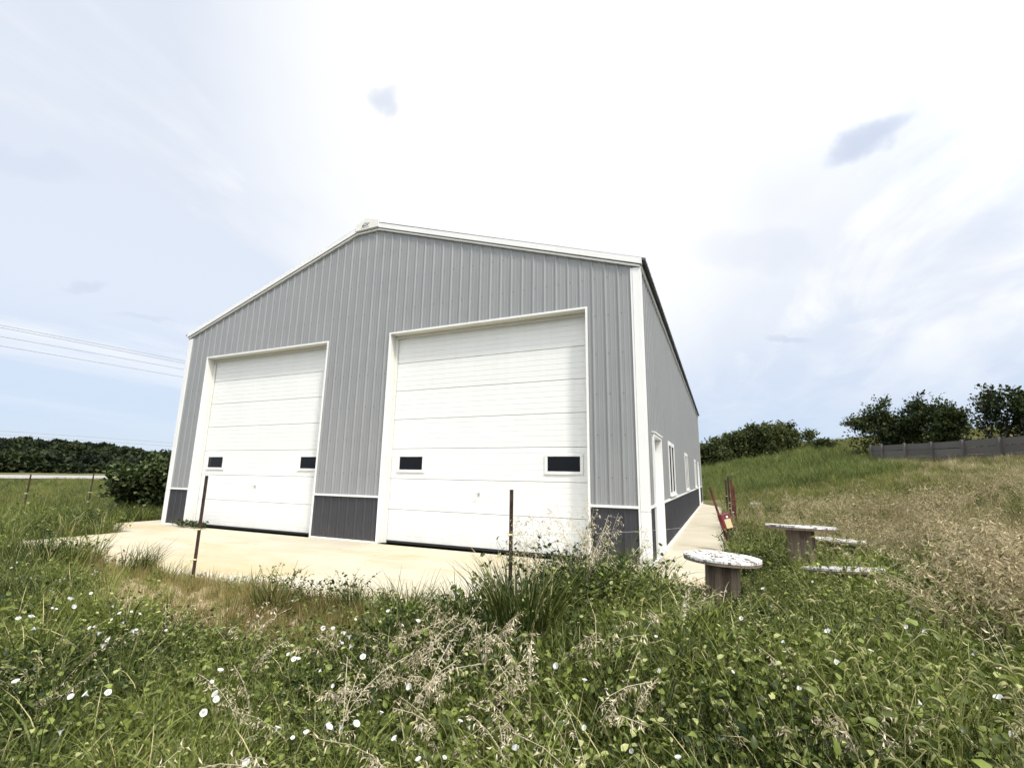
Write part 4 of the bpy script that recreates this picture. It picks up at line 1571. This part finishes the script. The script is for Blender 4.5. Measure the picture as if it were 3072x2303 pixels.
# bands across the slope
darkb = sstep(25, 31, Y + 0.9 * wob(X, Y, 3, 62)) * sstep(60, 50, Y) * sstep(13.5, 8.5, X - 0.06 * (Y - 30))
tanb = np.clip(sstep(15.0, 8.0, Y - 0.3 * X + 1.5 * wv) + sstep(8.5, 12.5, X + 1.4 * wv) * sstep(52, 40, Y) + 0.25 * wv, 0, 1) * (1 - darkb)
u = rng.uniform(0, 1, len(X))
isd = u < darkb * 0.75
ist = ~isd & (rng.uniform(0, 1, len(X)) < tanb * (0.55 - 0.22 * sstep(12, 20, Y) * (X < 11)))
isg = ~isd & ~ist
S = (0.85 + 0.012 * Rr_) * rng.uniform(0.7, 1.2, len(X))
S *= 1 - 0.3 * (isg | ist) * sstep(14, 24, Y)
stuff("thick_hill_grass", "rank", X[isd], Y[isd], S[isd] * 1.1, "band of thick dark green growth across the hillside", "grass")
stuff("tan_hill_grass", "hilltan", X[ist], Y[ist], S[ist] * 0.85, "tan ripened grass on the slope below the fence", "grass")
stuff("green_hill_grass", "hillgrass", X[isg], Y[isg], S[isg] * 0.8, "olive green grass on the hillside", "grass")

# ------------------------------------------------------------------ trees and bushes
def grow(seed, height, spread, levels=4, trunks=3, r0=0.11, lean=(0, 0), up=0.55, nb=(3, 5)):
    """branch skeleton -> list of (points, radii); tips with directions"""
    g = np.random.default_rng(seed)
    segs, tips = [], []

    def branch(p, d, L_, r, lv):
        pts, rad = [p.copy()], [r]
        k = 4
        for i in range(k):
            d = d + g.normal(0, 0.16, 3) + np.array([lean[0], lean[1], 0]) * 0.05
            d[2] += 0.05 * up
            d /= np.linalg.norm(d)
            p = p + d * L_ / k
            pts.append(p.copy()); rad.append(r * (1 - 0.55 * (i + 1) / k))
            if lv <= 1:
                tips.append((p.copy(), d.copy()))
        segs.append((pts, rad))
        if lv == 0:
            return
        for _ in range(int(g.integers(*nb))):
            t = g.uniform(0.35, 1.0)
            i = min(k - 1, int(t * k))
            q = pts[i] + (pts[i + 1] - pts[i]) * (t * k - i)
            a = g.uniform(0, 6.28)
            side_ = np.array([math.cos(a), math.sin(a), g.uniform(-0.25, 0.5)])
            dd = d * 0.65 + side_ * spread
            dd /= np.linalg.norm(dd)
            branch(q, dd, L_ * g.uniform(0.5, 0.75), rad[i] * 0.6, lv - 1)
    for t in range(trunks):
        a = g.uniform(0, 6.28)
        o_ = np.array([math.cos(a), math.sin(a), 0]) * 0.12 * t
        d = np.array([math.cos(a) * 0.35 + lean[0], math.sin(a) * 0.35 + lean[1], 1.0])
        branch(o_, d / np.linalg.norm(d), height * 0.42, r0 * g.uniform(0.7, 1), levels - 1)
    return segs, tips


def tree(name, x, y, height, width, seed, label, cat, leaf=0.24, per_tip=5, mat="tree_leaf", trunks=3, levels=4, spread=0.85, lean=(0, 0), group=None, clump=0.22, bare=0.0, z=None, up=0.55, skirt=0.0):
    zb = gz(x, y) - 0.08 if z is None else z
    root = empty(name, (x, y, zb))
    g = np.random.default_rng(seed + 1)
    segs, tips = grow(seed, height, spread, levels, trunks, 0.035 * height ** 0.8, lean, up)
    allp = np.array([p for p, d in tips])
    sz = height / max(0.1, np.percentile(allp[:, 2], 98.5))
    sxy = width / 2 / max(0.1, np.percentile(np.hypot(allp[:, 0] - np.median(allp[:, 0]), allp[:, 1] - np.median(allp[:, 1])), 93))
    sc = np.array([sxy, sxy, sz])
    mb = MB()
    for pts, rad in segs:
        mb.tube([np.array(p) * sc + np.array([x, y, zb]) for p in pts], [max(0.012, r) for r in rad], 5, cap=False)
    mb.build("trunk", "bark", root)
    keep_ = g.uniform(0, 1, len(tips)) > bare
    P, N = [], []
    for (p, d), kk in zip(tips, keep_):
        if not kk:
            continue
        for _ in range(per_tip):
            P.append(p * sc + g.normal(0, clump, 3) * np.array([1, 1, 0.75]))
            N.append(d + g.normal(0, 0.6, 3))
    P, N = np.array(P), np.array(N)
    if skirt:
        kk = g.integers(0, len(P), int(len(P) * skirt))
        P2 = P[kk].copy()
        P2[:, 2] *= g.uniform(0.08, 0.85, len(kk))
        P = np.concatenate([P, P2]); N = np.concatenate([N, N[kk]])
    P[:, 2] = np.maximum(P[:, 2], 0.12)
    V, F, R_ = leaves(P, N, leaf, seed + 2, aspect=0.75, fold=0.25, up=0.5, simple=True)
    obj("crown", V + np.array([x, y, zb]), F, mat, root, rnd=R_)
    tag(root, label, cat, group)
    return root


def hill_at(px, D):
    q = pixel_ray(px, 1400)
    k = D / math.hypot(q[0], q[1])
    return CAM[0] + q[0] * k, CAM[1] + q[1] * k


for (px, D, h, w_, sd, lab, bare, pt) in (
        (2672, 51, 4.5, 3.9, 21, "tall dark tree at the left end of the board fence", 0.10, 8),
        (2785, 50, 4.2, 3.7, 22, "dark bushy tree behind the fence, right of the tallest one", 0.15, 8),
        (2890, 47, 3.4, 2.8, 23, "smaller open tree in the middle behind the fence", 0.25, 6),
        (3005, 45, 4.1, 3.4, 24, "sparse tree with leaf tufts at the right edge behind the fence", 0.25, 4),
        (3130, 44, 3.4, 3.0, 25, "dark tree cut off by the right edge of the picture", 0.1, 5)):
    x, y = hill_at(px, D)
    tree("hill_tree", x, y, h, w_, sd, lab, "tree", 0.21, pt, "tree_leaf", 4, 4, 0.8, (0.03, 0), None, 0.20, bare, skirt=0.35)
for (px, D, h, w_, sd, lab) in (
        (2130, 64, 2.8, 5.0, 31, "low scrubby tree showing just past the building's rear corner"),
        (2205, 67, 3.4, 5.2, 32, "scrubby tree left of the round-topped one on the hill"),
        (2275, 66, 3.8, 4.8, 33, "middle scrubby tree of the thicket on the hillside"),
        (2345, 68, 3.5, 5.4, 34, "round-topped spreading tree at the right end of the thicket")):
    x, y = hill_at(px, D)
    tree("thicket_tree", x, y, h, w_, sd, lab, "tree", 0.30, 8, "thicket_leaf", 4, 4, 0.95, (0, 0), None, 0.30, 0.0, skirt=0.7)
for (px, D, h, w_, sd, lab) in (
        (2490, 62, 1.0, 1.6, 44, "small round bush alone near the crest of the hill"),):
    x, y = hill_at(px, D)
    tree("hill_bush", x, y, h, w_, sd, lab, "bush", 0.26, 9, "thicket_leaf", 5, 3, 1.1, (0, 0), None, 0.25, 0.0, up=0.1)
# big leafy vine bush beside the far left corner
tree("vine_bush", *hill_at(492, 19), 1.75, 2.0, 51, "big leafy green bush against the building's left corner", "bush", 0.15, 26, "vine_leaf", 6, 3, 1.2, (0, 0), None, 0.17, 0.0, up=0.2)
tree("vine_bush", *hill_at(445, 19.5), 1.40, 1.0, 52, "lower leafy bush just left of the big corner bush", "bush", 0.14, 24, "vine_leaf", 6, 3, 1.2, (0, 0), None, 0.16, 0.0, up=0.1)

# far wooded bluff on the left: one dark mass of crowns
cr = []
for i in range(5):
    g = np.random.default_rng(900 + i)
    n = 420
    d = g.normal(0, 1, (n, 3)); d /= np.linalg.norm(d, axis=1)[:, None]
    d[:, 2] = np.abs(d[:, 2]) * 1.0 - 0.25
    lob = 0.72 + 0.28 * np.sin(d[:, 0] * 4 + i) * np.cos(d[:, 1] * 5 + 2 * i) + g.normal(0, 0.07, n)
    P = d * lob[:, None] * np.array([3.6, 3.6, 3.2]) + np.array([0, 0, 3.4])
    V, F, R_ = leaves(P, d, 1.05, 950 + i, aspect=0.9, fold=0.3, up=0.8, simple=True)
    cr.append(PM().add(V, F, R_, "wood_leaf"))
source("crown", cr)
n = 2600
a = np.radians(rng.uniform(-100, -45, n)); d = rng.uniform(180, 420, n)
X, Y = CAM[0] + d * np.sin(a), CAM[1] + d * np.cos(a)
azd = np.degrees(a)
ridge_h = np.interp(azd, [-100, -71, -66, -62, -59, -50, -45], [13.0, 12.2, 11.2, 9.0, 7.2, 5.0, 4.0])
ztop = ridge_h * sstep(190, 400, d) - 1.5 + rng.normal(0, 0.9, n)
stuff("far_wood", "crown", X, Y, rng.uniform(0.6, 1.5, n), "dark wooded bluff across the highway on the left", "woods", Z=ztop - 2.2, lean=0.05)
# the bluff's own slope under the trees
aa = np.radians(np.linspace(-110, -40, 60)); ddv = np.linspace(175, 460, 30)
A2, D2 = np.meshgrid(aa, ddv)
rh = np.interp(np.degrees(A2), [-110, -71, -66, -62, -59, -50, -40], [13.0, 12.2, 11.2, 9.0, 7.2, 5.0, 3.0])
ZZ = rh * sstep(190, 400, D2) - 3.0
V = np.stack([(CAM[0] + D2 * np.sin(A2)).ravel(), (CAM[1] + D2 * np.cos(A2)).ravel(), ZZ.ravel()], 1)
I = np.arange(A2.size).reshape(A2.shape)
F = np.stack([I[:-1, :-1], I[1:, :-1], I[1:, 1:], I[:-1, 1:]], -1).reshape(-1, 4)
o = obj("bluff", V, F, "ground", smooth=True)
tag(o, "slope of the wooded bluff beyond the highway", None, kind="structure")

# ------------------------------------------------------------------ single tufts and weed clumps one can pick out
def tuft(x, y, seed, label, n=110, ln=(0.4, 0.85), wd=(0.007, 0.013), bend=(0.08, 0.5), r0=0.16, mat="grass_dark", heads=0, hh=(0.8, 1.1), hm="straw", cat="grass tuft", weeds=0, wh=0.5, az0=None, lean0=0.0, spread=math.pi):
    zb = gz(x, y) - 0.02
    root = empty("grass_tuft" if not weeds else "weed_clump", (x, y, zb))
    off = np.array([x, y, zb])
    V, F, R_ = blades(n, r0, ln, wd, bend, 0.25, seed, 4, az0, spread, lean0)
    obj("blades", V + off, F, mat, root, rnd=R_)["kind"] = "stuff"
    g = np.random.default_rng(seed)
    if heads:
        pm = PM()
        for k in range(heads):
            a = g.uniform(0, 6.28); L_ = g.uniform(*hh)
            c = stem_curve(L_, a, g.uniform(0.02, 0.25), g.uniform(0.05, 0.3), 7)
            o_ = np.array([g.normal(0, r0 * 0.6), g.normal(0, r0 * 0.6), 0])
            c = [np.array(q) + o_ for q in c]
            V, F = curve_tube(c, 0.0018)
            pm.add(V, F, np.full(len(V), g.uniform()), hm)
            panicle(pm, g, c, a, L_, hm, 30, 0.036)
        me = pm.mesh("seed_heads")
        ho = bpy.data.objects.new("seed_heads", me)
        COL.objects.link(ho); ho.parent = root; ho["kind"] = "stuff"
    if weeds:
        pm = PM()
        for k in range(weeds):
            q = m_weed(seed * 10 + k, wh * g.uniform(0.6, 1.1), 80, 0.05, "weed_leaf")
            sh = np.array([g.normal(0, r0 * 0.7), g.normal(0, r0 * 0.7), 0])
            for V, F, R_ in zip(q.V, q.F, q.R):
                pass
            n0 = pm.n
            VV = np.concatenate(q.V) + sh; FF = np.concatenate(q.F); RR = np.concatenate(q.R)
            pm.add(VV, FF, RR, "weed_leaf")
        me = pm.mesh("leaves")
        ho = bpy.data.objects.new("leaves", me)
        COL.objects.link(ho); ho.parent = root; ho["kind"] = "stuff"
    tag(root, label, cat)
    return root


tuft(-0.46, -4.0, 61, "big fountain of green grass right of the dark post", 460, (0.55, 1.06), (0.007, 0.014), (0.12, 0.60), 0.26, "grass_green")
tuft(-1.02, -3.85, 62, "spiky green grass clump around the dark post base", 190, (0.35, 0.72), (0.006, 0.012), (0.1, 0.6), 0.24, "grass_green")
tuft(-1.75, -3.80, 63, "thin spiky grass clump on the apron edge left of the dark post", 110, (0.3, 0.62), (0.006, 0.011), (0.2, 0.7), 0.20)
tuft(-0.28, -3.05, 64, "tall weed mound with tan seed heads hiding the wall corner base", 150, (0.5, 0.95), (0.006, 0.012), (0.1, 0.5), 0.26, heads=18, hh=(1.0, 1.3), weeds=44, wh=0.86, cat="weeds", hm="straw")
tuft(-0.72, -3.55, 65, "leafy weed clump left of the mound before the right door", 70, (0.5, 0.85), (0.006, 0.012), (0.1, 0.5), 0.22, heads=8, hh=(0.95, 1.25), weeds=14, wh=0.62, cat="weeds")
tuft(0.12, -2.95, 66, "green weed clump at the right of the wall corner", 120, (0.45, 0.85), (0.006, 0.012), (0.1, 0.5), 0.20, weeds=28, wh=0.72, cat="weeds", heads=5, hh=(0.8, 1.05))
tuft(0.50, -2.75, 73, "low grassy clump between the wall corner and the near reel", 70, (0.25, 0.45), (0.006, 0.011), (0.1, 0.6), 0.22)
tuft(-6.35, -3.62, 67, "green grass tuft leaning right on the left of the apron", 190, (0.3, 0.62), (0.006, 0.011), (0.25, 0.75), 0.20, "grass_green", az0=0.35, spread=1.3)
tuft(-5.65, -3.66, 72, "small spiky tuft left of the rusty post", 60, (0.2, 0.42), (0.005, 0.009), (0.2, 0.7), 0.18, "grass_green")
tuft(-8.9, -3.65, 68, "grass tuft over the far left corner of the apron", 120, (0.25, 0.5), (0.006, 0.010), (0.2, 0.7), 0.24, "grass_green")
tuft(-3.35, -3.95, 69, "dense green tuft at the right end of the worn strip", 150, (0.22, 0.45), (0.005, 0.010), (0.2, 0.7), 0.20, "grass_green")
tuft(-11.9, -3.2, 70, "large dark grass hummock at the far left edge", 200, (0.4, 0.75), (0.007, 0.012), (0.2, 0.8), 0.4)
tuft(-9.9, -3.72, 74, "upright grass tuft hiding the apron's front left edge", 90, (0.18, 0.38), (0.006, 0.011), (0.2, 0.7), 0.28, "grass_green")
tuft(-10.9, -3.75, 75, "broad grass clump at the apron's front left corner", 150, (0.25, 0.52), (0.007, 0.012), (0.2, 0.8), 0.34, "grass_green")
tuft(-7.7, -3.72, 76, "short grass clump between the two larger left tufts", 90, (0.2, 0.42), (0.006, 0.010), (0.2, 0.7), 0.26, "grass_green")
# creeping vine at the foot of the left door jamb
root = empty("creeping_vine", (-10.85, -0.12, 0.0))
pm = PM()
g = np.random.default_rng(77)
for k in range(10):
    q = m_weed(7700 + k, 0.20, 60, 0.055, "vine_leaf")
    VV = np.concatenate(q.V) * np.array([1.5, 0.7, 0.8]) + np.array([-0.45 + 0.11 * k, g.normal(-0.02, 0.05), 0.0])
    pm.add(VV, np.concatenate(q.F), np.concatenate(q.R), "vine_leaf")
me = pm.mesh("leaves")
ho = bpy.data.objects.new("leaves", me)
COL.objects.link(ho); ho.parent = root; ho["kind"] = "stuff"
tag(root, "green creeping vine on the concrete at the left door's jamb", "vine")

# ------------------------------------------------------------------ dry brome plants standing out of the weeds
plume = []
for i in range(6):
    g = np.random.default_rng(1200 + i)
    pm = PM()
    a0 = g.uniform(0, 6.28)
    for k in range(3):
        a = a0 + g.normal(0, 0.5)
        L_ = g.uniform(0.42, 0.66)
        c = stem_curve(L_, a, g.uniform(0.05, 0.3), g.uniform(0.15, 0.55), 8)
        o_ = np.array([g.normal(0, 0.035), g.normal(0, 0.035), 0])
        c = [np.array(q) + o_ for q in c]
        V, F = curve_tube(c, 0.0016)
        pm.add(V, F, np.full(len(V), g.uniform()), "straw")
        panicle(pm, g, c, a, L_, "straw", 30, 0.032)
    plume.append(pm.mesh("seed_plume"))
for i, (px, py) in enumerate([(760, 2020), (1020, 1880), (1060, 1990), (1190, 2050), (1250, 1930), (1340, 1980), (1440, 1890), (1480, 1850), (1450, 2010), (1600, 2090), (1650, 2150), (1740, 2070), (1880, 2090),
                              (2020, 2110), (1500, 2210), (1250, 2230), (820, 2250), (2250, 2260), (2440, 1990), (2530, 2140), (2640, 2170), (2900, 2150), (1140, 1910), (1370, 2120), (1560, 1960), (1690, 1900), (2100, 2230), (980, 2120)]):
    d = pixel_ray(px, py)
    t = 1.4
    while t < 20:
        p = CAM + d * t
        if p[2] < float(ground_z(p[0], p[1])) + 0.42:
            break
        t += 0.02
    po = bpy.data.objects.new("brome_plant", plume[i % 6])
    COL.objects.link(po)
    po.location = (p[0], p[1], float(ground_z(p[0], p[1])))
    po.rotation_euler = (0, 0, i * 2.4)
    sz_ = 0.85 + 0.3 * ((i * 0.618) % 1)
    po.scale = (sz_, sz_, sz_)
    tag(po, "pale dry brome with drooping seed heads " + ("in the left foreground weeds" if px < 900 else "in the centre foreground weeds" if px < 1800 else "in the right foreground weeds"), "dry grass", "dry brome plants in the weeds")

# ------------------------------------------------------------------ bindweed flowers
g = np.random.default_rng(5)
n = 10
V, F = [], []
rings = ((0.003, -0.026), (0.006, -0.014), (0.013, -0.004), (0.021, 0.0))
for (r_, z_) in rings:
    for k in range(n):
        a = 2 * math.pi * k / n
        rr = r_ * (1 + (0.05 if k % 2 else -0.03) * (r_ > 0.015))
        V.append((rr * math.cos(a), rr * math.sin(a), z_))
for i in range(len(rings) - 1):
    for k in range(n):
        F.append((i * n + k, i * n + (k + 1) % n, (i + 1) * n + (k + 1) % n, (i + 1) * n + k))
fl_me = mesh_from("petals", V, F, "petal", smooth=True, rnd=np.zeros(len(V)))
tm = MB().tube([(0, 0, -0.030), (0, 0, -0.022), (0, 0, -0.012)], [0.002, 0.0045, 0.0042], 6)
th_me = mesh_from("calyx", tm.v, tm.f, "throat", rnd=np.zeros(len(tm.v)))
FLOW = []
for (x0, y0, k, pts) in (
        (0, 1600, 0.424, [(545, 320), (650, 285), (760, 190), (490, 455), (512, 456), (795, 510), (845, 560), (930, 550), (990, 565), (790, 605), (870, 622), (632, 665), (665, 655), (703, 697), (940, 685),
                          (965, 678), (1175, 682), (730, 785), (760, 750), (245, 668), (210, 582), (235, 580), (130, 597), (110, 1040), (500, 1150), (600, 1130), (765, 1120), (427, 1390), (358, 400), (380, 410),
                          (225, 312), (240, 322), (270, 310), (300, 308), (80, 240), (210, 140), (120, 205), (1500, 1045), (1520, 1130), (1530, 1170), (1440, 1265), (1740, 1615), (1560, 960), (400, 530),
                          (370, 525), (525, 515), (645, 420), (420, 330), (455, 320), (680, 262), (195, 150), (150, 130), (40, 185)]),
        (700, 1600, 0.424, [(418, 470), (635, 667), (705, 668), (785, 700), (820, 720), (750, 755), (770, 772), (835, 790), (388, 850), (428, 885), (460, 880), (917, 868), (995, 893), (613, 967), (703, 1075),
                            (1050, 1258), (680, 1360), (767, 1360), (873, 1340), (515, 1400), (420, 1440), (315, 1365), (1775, 855), (1607, 1320), (1665, 1360), (1137, 1443), (1495, 1580), (1308, 1590),
                            (1330, 1370), (865, 605), (1405, 765), (1240, 1080), (1095, 545), (1310, 615), (1200, 645)]),
        (1400, 1600, 0.424, [(345, 1510), (1495, 1575), (630, 933), (835, 1030), (990, 1087), (1375, 1113), (1360, 967), (1475, 860), (1340, 725), (1830, 403), (1543, 507), (1165, 1535), (830, 1370), (695, 1325),
                             (1205, 1020), (1885, 975)]),
        (2200, 1600, 0.424, [(208, 385), (268, 508), (1305, 552), (1220, 658), (1350, 687), (1688, 850), (975, 825), (1195, 163), (1265, 187), (665, 685), (735, 910), (1325, 1198), (1925, 790), (1685, 262),
                             (560, 338), (350, 760), (55, 597), (465, 1090), (1870, 1150), (1970, 1410)])):
    FLOW += [(x0 + k * a, y0 + k * c_) for a, c_ in pts]
for i, (px, py) in enumerate(FLOW):
    d = pixel_ray(px, py)
    # where the line of sight meets the top of the weeds
    t = 1.5
    while t < 40:
        p = CAM + d * t
        h = 0.37
        if soil_w(p[0], p[1]) > 0.4 or p[0] < -4.5:
            h = 0.20
        if p[0] > 0.8:
            h = 0.46
        if p[2] < float(ground_z(p[0], p[1])) + h:
            break
        t += 0.02
    if paved(p[0], p[1]):
        continue
    fo = bpy.data.objects.new("bindweed_flower", fl_me)
    COL.objects.link(fo)
    fo.location = p
    tow = Vector(tuple(CAM - p)).normalized() * 0.4 + Vector((g.normal(0, 0.6), g.normal(0, 0.6), 0.8))
    fo.rotation_euler = tow.to_track_quat("Z", "Y").to_euler()
    s = g.uniform(0.45, 0.95)
    fo.scale = (s, s, s)
    area = ("white bindweed flower on the low verge at the far left" if px < 420 else "white bindweed flower beside the worn strip left of centre" if px < 760 else
            "white bindweed flower in the centre foreground weeds" if px < 1500 else "white bindweed flower in the leafy weeds right of centre" if px < 2150 else "white bindweed flower among the foxtail on the right")
    tag(fo, area, "flower", "bindweed flowers among the weeds")
    tc_ = bpy.data.objects.new("calyx", th_me)
    COL.objects.link(tc_)
    tc_.parent = fo
